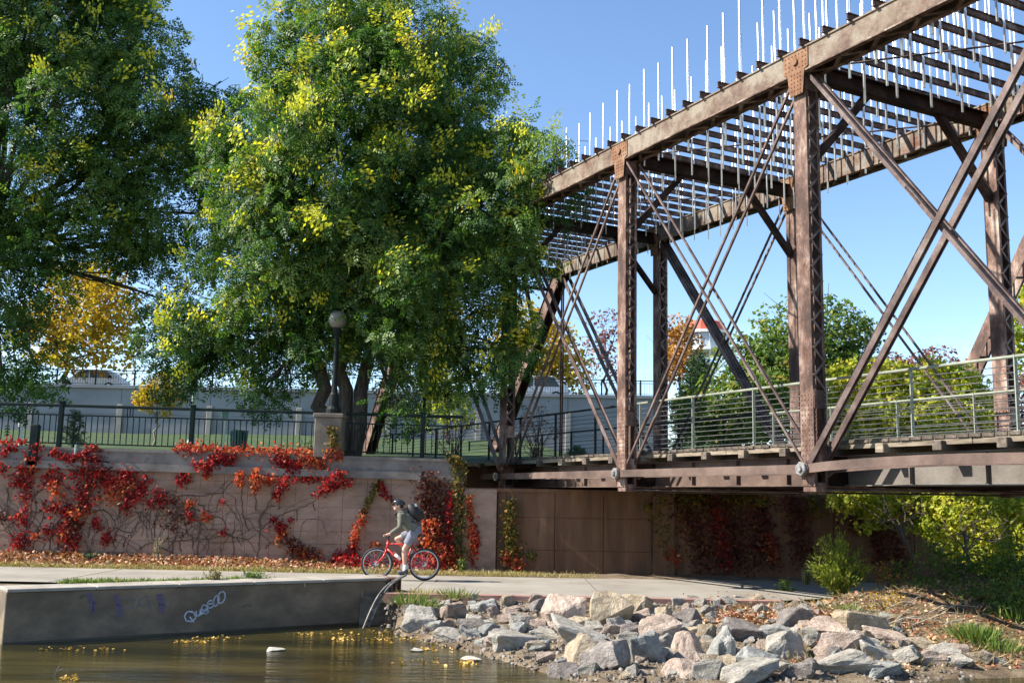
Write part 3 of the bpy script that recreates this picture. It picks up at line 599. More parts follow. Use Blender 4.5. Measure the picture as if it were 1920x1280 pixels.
# top struts, knee braces, lateral rods
for i in range(-1, 5):
    x = NX(i); st_ = MB().box((x, BW/2, ZT-.12), (.02, BW-.36, .26)).build('top_strut', M['rust_dark'], br)
    for z in (ZT+.02, ZT-.26): MB().box((x, BW/2, z), (.2, BW-.38, .018)).build('flange', M['rust_dark'], st_)
    if 0 <= i <= 3:
        for y, e in ((0, 1), (BW, -1)):
            MB().bar((x, y+e*.15, ZT-1.75), (x, y+e*1.55, ZT-.24), .14, .12, (1, 0, 0)).build('knee_brace', M['rust_dark'], br)
    else:
        sx_ = -1 if i < 0 else 1
        for y, e in ((0, 1), (BW, -1)):
            q = .28; MB().bar((x+sx_*PL*q, y+e*.15, ZT-HT*q), (x+sx_*.1, y+e*1.5, ZT-.25), .12, .1, (1, 0, 0)).build('portal_brace', M['rust_dark'], br)
        MB().box((x+sx_*.45, BW/2, ZT-.62), (.1, BW-.3, .1)).build('portal_strut', M['rust_dark'], br)
        for k in range(8):
            ya = .4+k*(BW-.8)/8; sg = 1 if k % 2 else -1
            MB().bar((x+sx_*(.25-.2*sg), ya, ZT-.42+.2*sg), (x+sx_*(.25+.2*sg), ya+(BW-.8)/8, ZT-.42-.2*sg), .05, .02, (1, 0, 0)).build('portal_lattice', M['rust_dark'], br)
for i in range(-1, 4):
    for a, c in ((.15, BW-.15), (BW-.15, .15)): MB().tube([(NX(i)+.1, a, ZT-.06), (NX(i+1)-.1, c, ZT-.06)], .018, 6).build('lateral_rod', M['eyebar'], br)
# purlins on the chords and the polished rods through them
pu = None; rodsrc = None; rr = random.Random(3)
for i in range(-1, 4):
    for k in range(10):
        x = NX(i)+(k+.35)*PL/10; z = ZT+.235
        if pu is None:
            m = MB(); m.box((0, 0, .062), (.014, BW+.62, .10)); m.box((0, 0, .008), (.068, BW+.62, .012)); m.box((0, 0, .116), (.068, BW+.62, .012))
            p = pu = m.build('purlin', M['rust'], br); p.location = (x, BW/2, z)
        else: p = inst(pu, 'purlin', br, (x, BW/2, z))
        gx = i*10+k
        for j in range(6):
            yy = -BW/2+.28+j*(BW-.5)/5+rr.uniform(-.05, .05)
            ph = math.sin(gx*.28+j*.55); bell = math.exp(-((x-NX(1.9))/5.5)**2)
            ln = 1.75+rr.uniform(-.2, .2)+1.25*bell; zc = .16+.22*ph+rr.uniform(-.1, .1)+.66*bell; rw = .68+.45*bell
            if rodsrc is None:
                rodsrc = MB().tube([(0, 0, -.5), (0, 0, .5)], .021, 8).build('rod', M['steel'], p, smooth=True); o_ = rodsrc
                o_.location = (.045, yy, zc); o_.scale = (rw, rw, ln)
            else: inst(rodsrc, 'rod', p, (.045+rr.uniform(-.012, .012), yy, zc), (rr.uniform(-.006, .006), rr.uniform(-.006, .006), 0), (rw, rw, ln))
# a leaning steel end post of a second truss beyond this one
lt = thing('leaning_truss_member', 'thick rusty laced steel member slanting up behind the far bridge post', 'truss member')
pa, pb = at(1735, 890, 30), at(1990, 330, 27.5); dl = (pb-pa).normalized(); sd0 = Vector((0, 1, 0))
sdv = Vector((.86, .5, 0)); 
for e in (-1, 1): MB().bar(pa+sdv*.2*e, pb+sdv*.2*e, .02, .34, sdv).build('side_plate', M['rust'], lt)
up_ = sdv.cross(dl).normalized()
if up_.z < 0: up_ = -up_
lc = MB(); n = 30
for k in range(n):
    a, c = pa.lerp(pb, k/n), pa.lerp(pb, (k+1)/n); sg = 1 if k % 2 else -1
    MB().bar(a+up_*.175-sdv*.19*sg, c+up_*.175+sdv*.19*sg, .06, .014, dl).build('lacing_bar', M['eyebar'], lt)
# ================================================================== PARK FURNITURE BEHIND THE WALL
FY = WALLY+.22
def fence_run(name, label, x0, x1, posts, dbl=()):
    f = thing(name, label, 'fence')
    h = 1.08
    src = {}
    def zt(x): return wtop(x)
    m = MB().bar((x0, FY, zt(x0)+h), (x1, FY, zt(x1)+h), .06, .075, (0, 1, 0)).build('top_rail', M['fence'], f, bevel=.012)
    for zz in (h-.24, .12): MB().bar((x0, FY, zt(x0)+zz), (x1, FY, zt(x1)+zz), .035, .035, (0, 1, 0)).build('rail', M['fence'], f)
    pk_ = None
    for x in np.arange(x0+.08, x1, .152):
        if any(abs(x-p) < .07 for p in posts): continue
        if pk_ is None: pk_ = MB().box((0, 0, 0), (.02, .02, h-.36)).build('picket', M['fence'], f); pk_.location = (x, FY, zt(x)+.12+(h-.36)/2)
        else: inst(pk_, 'picket', f, (x, FY, zt(x)+.12+(h-.36)/2))
    for x in dbl: MB().box((x, FY, zt(x)+h-.12), (.022, .022, .24)).build('spacer', M['fence'], f)
    for x in posts:
        MB().box((x, FY, zt(x)+.57), (.11, .11, 1.14)).box((x, FY, zt(x)+1.16), (.13, .13, .05)).build('post', M['fence'], f, bevel=.008)
    return f
fx = lambda p: at(p, 800, FY).x
fence_run('park_fence', 'dark green picket fence on top of the wall left of the lamp pedestal', fx(-260), fx(590), [fx(-140), fx(113), fx(360)], [fx(z/2.91) for z in (690, 705, 720, 1425, 1440)])
fence_run('park_fence', 'short dark green picket fence between lamp pedestal and bridge', fx(648), fx(868), [fx(793)])
b1 = thing('fence_stub', 'short dark post in front of the fence at the far left wall top', 'post')
px_ = at(63, 850, WALLY-.02).x; MB().box((px_, WALLY-.03, 2.9), (.2, .16, 1.0)).box((px_, WALLY-.03, 3.41), (.16, .12, .03)).build('stub', M['fence'], b1, bevel=.01)
MB().box((px_, WALLY-.06, 2.5), (.28, .10, .22)).build('bracket', M['rail_dark'], b1)
pt = at(143, 842, WALLY-.03); dr = thing('drain_spout', 'small pale teal pipe on the parapet face among red vine arms', 'pipe')
MB().tube([pt+Vector((0, -.03, .12)), pt+Vector((0, -.03, -.13))], .03, 8).build('pipe', M['palepole'], dr); MB().box((pt.x, pt.y-.01, pt.z), (.09, .05, .03)).build('clip', M['palepole'], dr)
# lamp pedestal and globe lamp
pc = at(619, 810, FY); pz = wtop(pc.x)
ped = thing('lamp_pedestal', 'stained concrete pedestal on the wall below the globe lamp', 'pedestal', (pc.x, FY-.05, pz-.05))
MB().box((0, 0, .5), (.68, .62, 1.0)).build('shaft', M['conc_pale'], ped, bevel=.02); MB().box((0, 0, 1.05), (.76, .70, .1)).build('cap', M['conc_pale'], ped, bevel=.015)
zl = pz+1.05
lamp = thing('globe_lamp', 'frosted globe lamp on a dark fluted post under the big tree', 'street lamp', (at(626, 770, FY).x, FY-.05, zl))
lh = at(626, 600, FY).z-zl
MB().lathe((0, 0, 0), [(.2, 0), (.2, .12), (.14, .2), (.12, .5), (.085, .56), (.07, .7), (.058, lh-.45), (.08, lh-.4), (.12, lh-.28), (.12, lh-.22)], 14).build('post', M['rail_dark'], lamp, smooth=False)
MB().ell((0, 0, lh), (.235, .235, .24), 20, 14).build('globe', M['globe'], lamp, smooth=True)
MB().lathe((0, 0, lh), [(.10, .2), (.11, .24), (.03, .29)], 12).build('finial', M['rail_dark'], lamp)
# street wall behind the lawn, with railing
vw = thing('street_wall', 'long smooth grey concrete wall below the street, behind the lawn', 'wall', (0, VY, 0))
for i, x in enumerate(np.arange(-58, 9, 5.6)):
    for z0, z1 in ((4.6, 6.6), (6.615, VZ1-.2)): MB().box((x+2.79, .15, (z0+z1)/2), (5.57, .3, z1-z0)).build('panel', M['viaduct'], vw)
    MB().box((x, -.03, (4.6+VZ1-1.2)/2), (.34, .3, VZ1-1.2-4.6)).build('pilaster', M['pilaster'], vw, bevel=.02)
MB().box((-24.5, .12, VZ1-.09), (67.2, .56, .2)).build('coping', M['viaduct'], vw)
MB().box((9.25, 12, 6.4), (.3, 24, 4)).build('return_wall', M['viaduct'], vw)
sr = thing('street_railing', 'thin dark railing along the top of the grey street wall', 'railing', (0, VY+.1, VZ1))
for z, hh in ((.95, .05), (.80, .03), (.1, .03)): MB().box((-24.5, 0, z), (67, .05, hh)).build('rail', M['rail_dark'], sr)
for x in np.arange(-58, 9.2, 2.45): MB().box((x, 0, .5), (.09, .07, 1.0)).build('post', M['rail_dark'], sr)
bl = MB()
for x in np.arange(-58, 9.2, .16): bl.box((x, 0, .45), (.016, .016, .7))
bl.build('balusters', M['rail_dark'], sr, kind='stuff')
# cars up on the street
def car(label, x, y, z, paint, L_=4.4, H_=1.5):
    c = thing('parked_car', label, 'car', (x, y, z), 0, 'cars on the street above the wall')
    prof = [(-L_/2, .35), (-L_/2+.02, .75), (-L_/2+.9, .9), (-L_/2+1.5, H_-.06), (-L_/2+2.0, H_), (L_/2-1.0, H_), (L_/2-.35, H_-.5), (L_/2, .85), (L_/2, .35)]
    MB().prism([(px, -.82, pz_) for px, pz_ in prof], (0, 1.64, 0)).build('body', paint, c, bevel=.06)
    for s in (-1, 1):
        MB().prism([(px, s*.825, pz_) for px, pz_ in [(-L_/2+1.15, .95), (-L_/2+1.62, H_-.1), (-.05, H_-.06), (-.05, .95)]], (0, s*.012, 0)).build('window', M['glass_dark'], c)
        MB().prism([(px, s*.825, pz_) for px, pz_ in [(.05, .95), (.05, H_-.06), (L_/2-1.05, H_-.08), (L_/2-.6, .95)]], (0, s*.012, 0)).build('window', M['glass_dark'], c)
        for wx in (-L_/2+.85, L_/2-.85):
            w = MB().tube([(wx, s*.70, .33), (wx, s*.86, .33)], .33, 16).build('wheel', M['black'], c); MB().tube([(wx, s*.86, .33), (wx, s*.875, .33)], .2, 12).build('rim', M['silver'], w)
    MB().prism([(-L_/2+.95, -.7, .93), (-L_/2+.95, .7, .93), (-L_/2+1.5, .66, H_-.07), (-L_/2+1.5, -.66, H_-.07)], (-.03, 0, .02)).build('windscreen', M['glass_dark'], c)
    for s in (-1, 1): MB().box((-L_/2+.02, s*.6, .68), (.06, .32, .14)).build('headlight', M['globe'], c)
    return c
car('white car behind the railing on the left, beneath the yellow maple', at(175, 720, 69.8).x, 69.8, VZ1-.05, M['white'])
car('pale car behind the street railing beside the left bridge end', at(1000, 735, 69.8).x, 69.8, VZ1-.05, M['white'], 4.7, 1.7)
# poles, sign, bollard, bin
def lawn(px, Y): p = at(px, 800, Y); return Vector((p.x, Y, upper(p.x, Y)))
p = lawn(361, 44); po = thing('street_pole', 'tall pale green pole on the lawn beside the small yellow tree', 'pole', p)
MB().tube([(0, 0, 0), (0, 0, 5.2)], [.11, .09], 10).build('shaft', M['palepole'], po, smooth=True); MB().lathe((0, 0, 0), [(.2, 0), (.2, .1), (.12, .25)], 12).build('base', M['palepole'], po); MB().box((.0, 0, 5.25), (.3, .3, .14)).build('cap', M['palepole'], po, bevel=.02)
p = lawn(421, 38); po = thing('sign_post', 'slim pale post with a small green sign, left of the bin', 'sign', p)
MB().box((0, 0, .75), (.06, .06, 1.5)).build('post', M['palepole'], po); MB().box((0, -.04, 1.32), (.26, .02, .34)).build('sign_panel', M['teal'], po, bevel=.01)
p = lawn(40, 36); po = thing('bollard_light', 'small white ribbed bollard light on the lawn at the left', 'bollard', p)
MB().tube([(0, 0, 0), (0, 0, .62)], .07, 10).build('shaft', M['white'], po)
for k in range(4): MB().tube([(0, 0, .66+k*.06), (0, 0, .69+k*.06)], .1, 12).build('louvre', M['white'], po)
p = lawn(449, 32); bn = thing('litter_bin', 'teal slatted litter bin behind the fence', 'bin', p)
MB().lathe((0, 0, .05), [(.2, 0), (.235, .62)], 16).build('liner', M['rail_dark'], bn)
for k in range(18):
    a = k*math.tau/18; MB().bar((.225*math.cos(a), .225*math.sin(a), .04), (.27*math.cos(a), .27*math.sin(a), .72), .05, .012, (-math.sin(a), math.cos(a), 0)).build('slat', M['teal'], bn)
MB().lathe((0, 0, .71), [(.29, 0), (.29, .035), (.22, .04)], 18).build('rim', M['teal'], bn)
# far observation tower
tp = at(1322, 640, 190); tw = thing('observation_tower', 'white observation pod with red roof on a pale stem, far beyond the trees', 'tower', (tp.x, 190, 3))
z0 = tp.z-3; k_ = 1.0
MB().lathe((0, 0, 0), [(1.4, 0), (1.0, z0-6), (1.6, z0-4)], 16).build('stem', M['white'], tw)
for k in range(8):
    a = k*math.tau/8; MB().bar((1.0*math.cos(a), 1.0*math.sin(a), z0-6.5), (5.0*math.cos(a), 5.0*math.sin(a), z0-2.4), .3, .3).build('strut', M['white'], tw)
MB().lathe((0, 0, z0-2.6), [(3.2, 0), (5.4, .4), (5.4, 1.2)], 16).build('deck', M['white'], tw)
MB().lathe((0, 0, z0-1.2), [(4.3, -.2), (4.3, 2.2)], 16).build('glazing', flat('tower_glazing', (.35, .4, .45), .2), tw)
for k in range(16):
    a = k*math.tau/16; MB().box((4.4*math.cos(a), 4.4*math.sin(a), z0-.1), (.18, .18, 2.3), a).build('mullion', M['white'], tw)
MB().lathe((0, 0, z0+1.1), [(4.9, 0), (4.9, .5), (4.3, .6)], 16).build('eave', M['white'], tw); MB().lathe((0, 0, z0+1.6), [(3.9, 0), (3.6, 1.7), (2.2, 2.2)], 16).build('roof', M['towerred'], tw)
# ================================================================== FOLIAGE
def frames(D, rng, ref=None):                          # rotation matrices whose y axis follows D
    D = D/np.linalg.norm(D, axis=1, keepdims=True); r = rng.normal(size=D.shape)*.9+np.array([0, 0, .8]) if ref is None else ref+rng.normal(size=D.shape)*.42+np.array([0, 0, .25]); X = np.cross(D, r); X /= np.linalg.norm(X, axis=1, keepdims=True)+1e-9; Z = np.cross(X, D)
    return np.stack([X, D, Z], axis=2)
def pinnate(k=6):                            # a compound leaf: opposite leaflets on a drooping rachis, y is its axis
    V, Q = [], []
    def leaflet(bx, by, bz, ang, l, w):
        c, s = math.cos(ang), math.sin(ang); n = len(V)
        for u, v, h in ((0, 0, 0), (l*.45, w, .02), (l, 0, -.04), (l*.45, -w, .02)): V.append((bx+u*c-v*s, by+u*s+v*c, bz+h-.05*u)); 
        Q.append((n, n+1, n+2, n+3))
    for i in range(k):
        t = .18+.72*i/(k-1); dz = -.28*t*t; l = .34*(1-.45*abs(t-.45)); w = l*.24
        leaflet(0, t, dz, math.radians(38), l, w); leaflet(0, t, dz, math.radians(142), l, w)
    leaflet(0, .92, -.25, math.pi/2, .28, .075); return np.array(V), np.array(Q)
def simple(w=.34, fold=.1):
    return np.array([(0, 0, 0), (w, .45, fold), (0, 1, -.08), (-w, .45, fold)]), np.array([(0, 1, 2, 3)])
def palmate(n=5):
    V, Q = [], []
    for i in range(n):
        a = math.radians(-70+140*i/(n-1)); l = 1-.35*abs(i-(n-1)/2)/((n-1)/2); d = np.array((math.sin(a), math.cos(a), 0)); q = np.array((d[1], -d[0], 0)); m = len(V)
        V += [(0, 0, 0), tuple(d*l*.55+q*l*.2+np.array((0, 0, .06))), tuple(d*l+np.array((0, 0, -.1))), tuple(d*l*.55-q*l*.2+np.array((0, 0, .06)))]; Q.append((m, m+1, m+2, m+3))
    return np.array(V, float), np.array(Q)
def cluster_pods(n=14, rng=RNG):
    V, Q = [], []
    for i in range(n):
        c = rng.normal(size=3)*np.array((.27, .27, .34)); c[2] -= .15; s = .085
        a = rng.uniform(0, 3.14); e = np.array((math.cos(a), math.sin(a), 0))*s; m = len(V)
        V += [tuple(c+(0, 0, s*1.2)), tuple(c+e*.8), tuple(c-(0, 0, s*1.3)), tuple(c-e*.8)]; Q.append((m, m+1, m+2, m+3))
    return np.array(V, float), np.array(Q)
PIN, SIM, PAL = pinnate(4), simple(), palmate()
def scatter(name, mat, pat, P, D, S, T, parent=None, kind=None, rng=RNG, jit=.0, ref=None):
    V0, Q0 = pat; R = frames(D, rng, ref); n = len(P); m = len(V0)
    V = np.einsum('nij,mj->nmi', R, V0)*S[:, None, None]+P[:, None, :]
    if jit: V += rng.normal(size=V.shape)*jit*S[:, None, None]
    Q = (Q0[None]+(np.arange(n)*m)[:, None, None]).reshape(-1, 4)
    t = np.repeat(T[:, None], m, 1)+np.repeat(rng.uniform(-.12, .12, (n, m//4 if m >= 4 else 1)), 4, 1)[:, :m]
    return npmesh(name, V.reshape(-1, 3), Q, mat, parent, np.clip(t, 0, 1).ravel(), kind)
def sprays(lobes, dens, rng, shell=.55, sub=.42, squash=1.0):   # clump centres inside the lobes
    C, Nn = [], []
    for (x, y, z, r) in lobes:
        n = max(3, int(dens*r**2.2)); u = rng.normal(size=(n, 3)); u /= np.linalg.norm(u, axis=1, keepdims=True); q = r*(shell+(1-shell)*rng.random(n)**.6)
        q *= 1+.16*np.sin(u[:, 0]*5+x)*np.sin(u[:, 2]*4+y)
        c = u*q[:, None]*np.array((1, 1, squash))+np.array((x, y, z)); C.append(c); Nn.append(u)
    return np.concatenate(C), np.concatenate(Nn)
def crown_pts(C, N, per, rad, rng, droop=.35):
    n = len(C); o = rng.normal(size=(n, per, 3))*rad*.62; D = o/(np.linalg.norm(o, axis=2, keepdims=True)+1e-6)+.55*N[:, None, :]+rng.normal(size=(n, per, 3))*.35; D[:, :, 2] -= droop
    return (C[:, None, :]+o).reshape(-1, 3), D.reshape(-1, 3)
def billow(C, N, per, rad, rng, droop=.5):   # leaves on the outer faces of small rounded clumps
    n = len(C); u = rng.normal(size=(n, per, 3))+.75*N[:, None, :]+np.array((0, 0, .35)); u /= np.linalg.norm(u, axis=2, keepdims=True)
    rr_ = rad*rng.uniform(.65, 1.25, (n, 1, 1)); o = u*rr_*(.45+.55*rng.random((n, per, 1))**.6)*np.array((1.1, 1.1, .85))
    t = rng.normal(size=(n, per, 3)); t -= u*(t*u).sum(2, keepdims=True); D = t*.8+u*.45; D[:, :, 2] -= droop
    return (C[:, None, :]+o).reshape(-1, 3), D.reshape(-1, 3), u.reshape(-1, 3)
def limb(m, p, q, r0, r1, rng, sag=.0, n=7):
    p, q = Vector(p), Vector(q); L_ = (q-p).length; P = []; 
    for i in range(n+1):
        t = i/n; w = p.lerp(q, t); k = math.sin(math.pi*t)*L_*.07
        P.append(w+Vector((rng.normal()*k*.6, rng.normal()*k*.6, rng.normal()*k*.4+k*.8-sag*t*t)))
    P[0] = p; P[-1] = q; m.tube(P, [lerp(r0, r1, (i/n)**.8) for i in range(n+1)], 7); return P
def px_lobes(l):                              # (px, py, depth, radius m) -> world lobes
    return [(*at(a, b_, c), d) for a, b_, c, d in l]
def big_tree(name, label, base, fork, lobes, seed, dens, mat, per, fs, pods=0, trunk_r=.3, stems=((0, 0),), pat=None, podmat=None, dark=0.0, podfilter=None, group=None, rad=.56):
    rng = np.random.default_rng(seed); t = thing(name, label, 'tree', base, 0, group); b0 = Vector(base)
    m = MB(); forks = []
    for dx, dy in stems:
        f = Vector(fork)+Vector((dx, dy, 0))-b0; limb(m, (dx*.22, dy*.22, -.2), f, trunk_r, trunk_r*.62, rng); forks.append(f)
    m.build('trunk', M['bark'], t, smooth=True)
    for (x, y, z, r) in lobes:
        c = Vector((x, y, z))-b0; f = min(forks, key=lambda q: (q-c).length); lm = MB(); st = f.lerp(c, .0)
        P = limb(lm, f, c, trunk_r*.34, .03, rng)
        for k in range(5):
            e = c+Vector(rng.normal(size=3))*r*.62; limb(lm, P[4], e, .035, .008, rng, n=4)
        lm.build('limb', M['bark'], t, smooth=True)
    L2 = [(x-b0.x, y-b0.y, z-b0.z, r) for x, y, z, r in lobes]
    C, N = sprays(L2, dens, rng, .72); P, D, U = billow(C, N, per, rad, rng)
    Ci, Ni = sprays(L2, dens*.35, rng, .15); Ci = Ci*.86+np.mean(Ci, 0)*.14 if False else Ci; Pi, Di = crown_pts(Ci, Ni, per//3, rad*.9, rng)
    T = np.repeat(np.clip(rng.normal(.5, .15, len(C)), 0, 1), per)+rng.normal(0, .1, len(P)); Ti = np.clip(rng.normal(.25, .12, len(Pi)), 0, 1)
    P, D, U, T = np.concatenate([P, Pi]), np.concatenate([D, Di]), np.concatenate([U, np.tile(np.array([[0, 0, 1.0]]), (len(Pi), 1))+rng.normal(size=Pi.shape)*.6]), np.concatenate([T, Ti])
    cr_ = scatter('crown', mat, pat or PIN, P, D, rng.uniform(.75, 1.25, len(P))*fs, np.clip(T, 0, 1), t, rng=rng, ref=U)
    if pods:
        k = rng.permutation(len(C)); k = k[(N[k, 2] > -.35)][:pods]
        c = C[k]+N[k]*rad*.95+np.array((0, 0, .2*rad))+rng.normal(size=(len(k), 3))*.15
        if podfilter is not None: c = c[podfilter(c+np.array(b0))]
        V0 = [cluster_pods(48, rng) for _ in range(6)]
        for j in range(6):
            cc = c[j::6]
            if len(cc) == 0: continue
            Dm = np.tile(np.array([[0, 1.0, 0]]), (len(cc), 1))+rng.normal(size=(len(cc), 3))*.15
            scatter('seed_clusters', podmat or M['pods'], V0[j], cc, Dm, rng.uniform(.38, .68, len(cc))*.9, np.clip(rng.normal(.5, .2, len(cc)), 0, 1), cr_, kind='stuff', rng=rng)
    return t
# the goldenrain tree in the middle
T2 = px_lobes([(640, 55, 28.5, 1.75), (755, 70, 28.6, 1.55), (575, 120, 27.8, 1.35), (850, 150, 28.9, 1.5), (690, 190, 27.2, 2.0), (520, 235, 27.6, 1.5), (620, 320, 26.8, 2.0), (790, 290, 27.6, 1.9), (890, 280, 28.8, 1.5), (490, 350, 27.8, 1.5), (455, 270, 28.4, .9), (560, 450, 27.4, 1.8), (730, 420, 26.7, 1.8), (860, 390, 27.1, 1.6), (985, 300, 26.6, .95), (1035, 310, 26.3, .72), (1030, 370, 26.2, .6), (940, 400, 26.2, 1.15), (820, 490, 26.1, 1.4), (950, 480, 26.4, .85), (760, 570, 26.5, 1.25), (870, 560, 26.8, 1.3), (920, 640, 27.2, 1.0), (880, 700, 27.3, .8), (950, 700, 27.0, .55), (800, 660, 27.8, .85), (650, 540, 28.5, 1.4), (510, 560, 28.6, 1.4), (400, 610, 28.9, 1.0), (320, 655, 29.0, .75), (420, 700, 28.8, .7), (540, 680, 29.2, .8), (490, 735, 28.6, .4), (310, 700, 29, .5), (300, 590, 29.2, .5), (440, 480, 28.8, 1.0), (745, 770, 27.0, .42), (775, 720, 27.2, .45), (700, 640, 29.0, .8), (600, 590, 28.2, .9), (560, 630, 28.2, .75), (690, 570, 27.5, 1.0), (610, 500, 27.6, 1.2), (470, 640, 28.6, .8), (370, 660, 28.9, .7), (600, 680, 29.4, .55), (655, 610, 27.3, .6), (695, 655, 27.5, .5), (595, 640, 27.7, .6)])
T2 = [(x, y, z, r*.86) for x, y, z, r in T2]
base2 = lawn(648, 28.6)
big_tree('goldenrain_tree', 'tall green tree with yellow seed clusters beside the bridge end', base2, at(640, 640, 28.6), T2, 11, 17, M['leaf_gold'], 48, .31, 3000, .26, ((-.9, .2), (0, 0), (.75, .3)), podfilter=lambda c: (np.abs(np.sin(c[:, 0]*1.1)+np.sin(c[:, 2]*1.3)) > -1))
# dark tree on the left; unseen lobes outside the view added to shade it
T1 = px_lobes([(50, 40, 31, 2.4), (150, 70, 31, 2.2), (250, 80, 31.5, 1.5), (110, -90, 31, 2.4), (190, -60, 31.5, 1.6), (120, 190, 30.5, 2.3), (270, 190, 31, 1.6), (345, 215, 31.5, 1.0), (250, 290, 30.5, 1.9), (400, 205, 32, .75), (390, 300, 31.8, 1.2), (20, 320, 30, 2.1), (150, 370, 30.5, 1.9), (310, 390, 31, 1.7), (420, 400, 32, .9), (60, 450, 30.5, 1.4), (330, 470, 31.5, 1.2), (200, 445, 31, .95), (20, 540, 30, 1.1), (10, 640, 30, 1.2), (70, 690, 29.8, .85), (10, 730, 29.8, .8), (90, 540, 30.2, .7), (-40, 500, 30.5, 1.6), (-140, 100, 31, 2.6), (-170, 330, 31, 2.6), (-150, 560, 31, 2.0), (-320, 150, 32, 2.8), (-330, 420, 32, 2.8), (300, 560, 32, .55), (255, 470, 31.5, .7), (-60, -200, 31, 2.6), (-220, -250, 31, 2.8), (-350, -90, 31.5, 2.8), (-400, -320, 31, 2.6), (60, -260, 31, 2.2)])
T1 = [(x, y, z, r*.9) for x, y, z, r in T1]
base1 = Vector((at(-130, 850, 31).x, 31, upper(-17, 31)))
big_tree('goldenrain_tree', 'large dark green tree filling the upper left corner', base1, at(-130, 480, 31), T1, 12, 12, M['leaf_gold'], 31, .36, 420, .34, ((0, 0), (.9, .2), (-.8, .1)), rad=.55)
def tree(name, label, basepx, Y, trunk_top, lobes, mat, seed, leaf=.2, dens=26, per=12, trunk_r=.1, pat=None, bark=None, rad=.4, base=None, group=None, cat='tree'):
    rng = np.random.default_rng(seed); b0 = base or lawn(basepx, Y); t = thing(name, label, cat, b0, 0, group)
    top = at(*trunk_top, Y)-b0; m = MB(); limb(m, (0, 0, -.3), top, trunk_r, trunk_r*.5, rng); m.build('trunk', bark or M['bark'], t, smooth=True)
    lm = MB()
    for l in px_lobes(lobes):
        c = Vector(l[:3])-b0
        P = limb(lm, top*rng.uniform(.55, 1.0), c, trunk_r*.4, trunk_r*.1, rng)
        for k in range(6): limb(lm, P[rng.integers(3, 7)], c+Vector(rng.normal(size=3))*l[3]*.7, trunk_r*.16, trunk_r*.05, rng, n=4)
    lm.build('limbs', bark or M['bark'], t, smooth=True)
    L2 = [(x-b0.x, y-b0.y, z-b0.z, r) for x, y, z, r in px_lobes(lobes)]
    C, N = sprays(L2, dens, rng, .3); P, D, U = billow(C, N, per, rad, rng, .2)
    T = np.repeat(np.clip(rng.normal(.5, .2, len(C)), 0, 1), per)+rng.normal(0, .1, len(P))
    scatter('crown', mat, pat or SIM, P, D, rng.uniform(.7, 1.3, len(P))*leaf, np.clip(T, 0, 1), t, rng=rng, ref=U); return t
tree('maple_tree', 'yellow autumn maple standing on the street behind the left railing', 125, 69, (125, 640), [(90, 630, 69, 1.9), (160, 570, 69, 2.2), (220, 590, 69, 1.6), (140, 650, 68, 1.7), (210, 660, 69, 1.4), (80, 590, 69, 1.4), (190, 530, 70, 1.5), (120, 530, 70, 1.3)], M['leaf_yellow'], 21, .34, 20, 12, .22, rad=.7, base=Vector((at(125, 700, 69).x, 69, VZ1-.06)))
tree('young_tree', 'small bright yellow tree on the lawn in front of the grey wall', 288, 40, (296, 770), [(300, 735, 40, .55), (275, 748, 40, .45), (325, 745, 40, .4), (305, 715, 40, .35), (310, 775, 40, .2), (345, 705, 40.5, .4)], M['leaf_yellow'], 22, .11, 260, 16, .05, rad=.16, bark=M['bark_pale'])
tree('street_tree', 'golden yellow tree behind the street railing left of the bridge posts', 1010, 70, (1010, 690), [(985, 620, 70, 1.7), (1030, 650, 70, 1.9), (965, 660, 70, 1.5), (1060, 690, 70, 1.4), (1000, 700, 70, 1.5), (1070, 720, 70, 1.0)], M['leaf_yellow'], 23, .32, 22, 12, .18, rad=.6, base=Vector((at(1010, 700, 70).x, 70, VZ1-.06)))
tree('street_tree', 'thin mauve tree half bare against the sky between two near posts', 1135, 72, (1138, 660), [(1130, 610, 72, 1.1), (1150, 640, 72, 1.1), (1118, 660, 72, 1.2), (1140, 690, 72, 1.3), (1160, 605, 72, .8)], M['leaf_mauve'], 24, .26, 13, 9, .12, rad=.5, base=Vector((at(1135, 700, 72).x, 72, VZ1-.06)))
tree('street_tree', 'orange brown tree beside the far white tower', 1275, 78, (1275, 690), [(1272, 615, 78, 1.0), (1265, 650, 78, 1.3), (1285, 645, 78, 1.2), (1280, 685, 78, 1.3), (1260, 690, 78, 1.1)], M['leaf_orange'], 25, .3, 24, 12, .15, rad=.5)
tree('broadleaf_tree', 'green broadleaf tree seen between the far bridge posts, left of its taller neighbour', 1425, 46, (1425, 760), [(1400, 690, 46, 1.3), (1440, 650, 46, 1.2), (1370, 740, 45, 1.2), (1450, 720, 45, 1.5), (1410, 770, 44, 1.4), (1345, 790, 44, .9), (1335, 745, 45, .8)], M['leaf_green'], 26, .22, 44, 12, .16, rad=.4)
tree('broadleaf_tree', 'taller green tree with reddish tips right behind the middle far post', 1520, 48, (1520, 740), [(1480, 610, 48, 1.2), (1500, 665, 48, 1.7), (1560, 620, 48, 1.5), (1600, 640, 48, 1.2), (1610, 690, 48, 1.3), (1540, 700, 47, 1.6), (1480, 720, 46, 1.4), (1530, 770, 46, 1.5)], M['leaf_green'], 27, .22, 44, 12, .2, rad=.42)
tree('hedge_tree', 'yellow green shrub behind the far railing, right of the second near post', 1620, 26.9, (1620, 790), [(1590, 745, 26.6, .55), (1640, 738, 26.6, .6), (1600, 790, 26.2, .6), (1660, 780, 26.2, .6), (1570, 795, 26.4, .5), (1690, 742, 26.6, .6), (1640, 830, 26.1, .5), (1575, 720, 26.8, .45), (1660, 705, 26.8, .4), (1610, 700, 26.9, .35)], M['leaf_lime'], 28, .12, 420, 13, .06, rad=.2, cat='shrub')
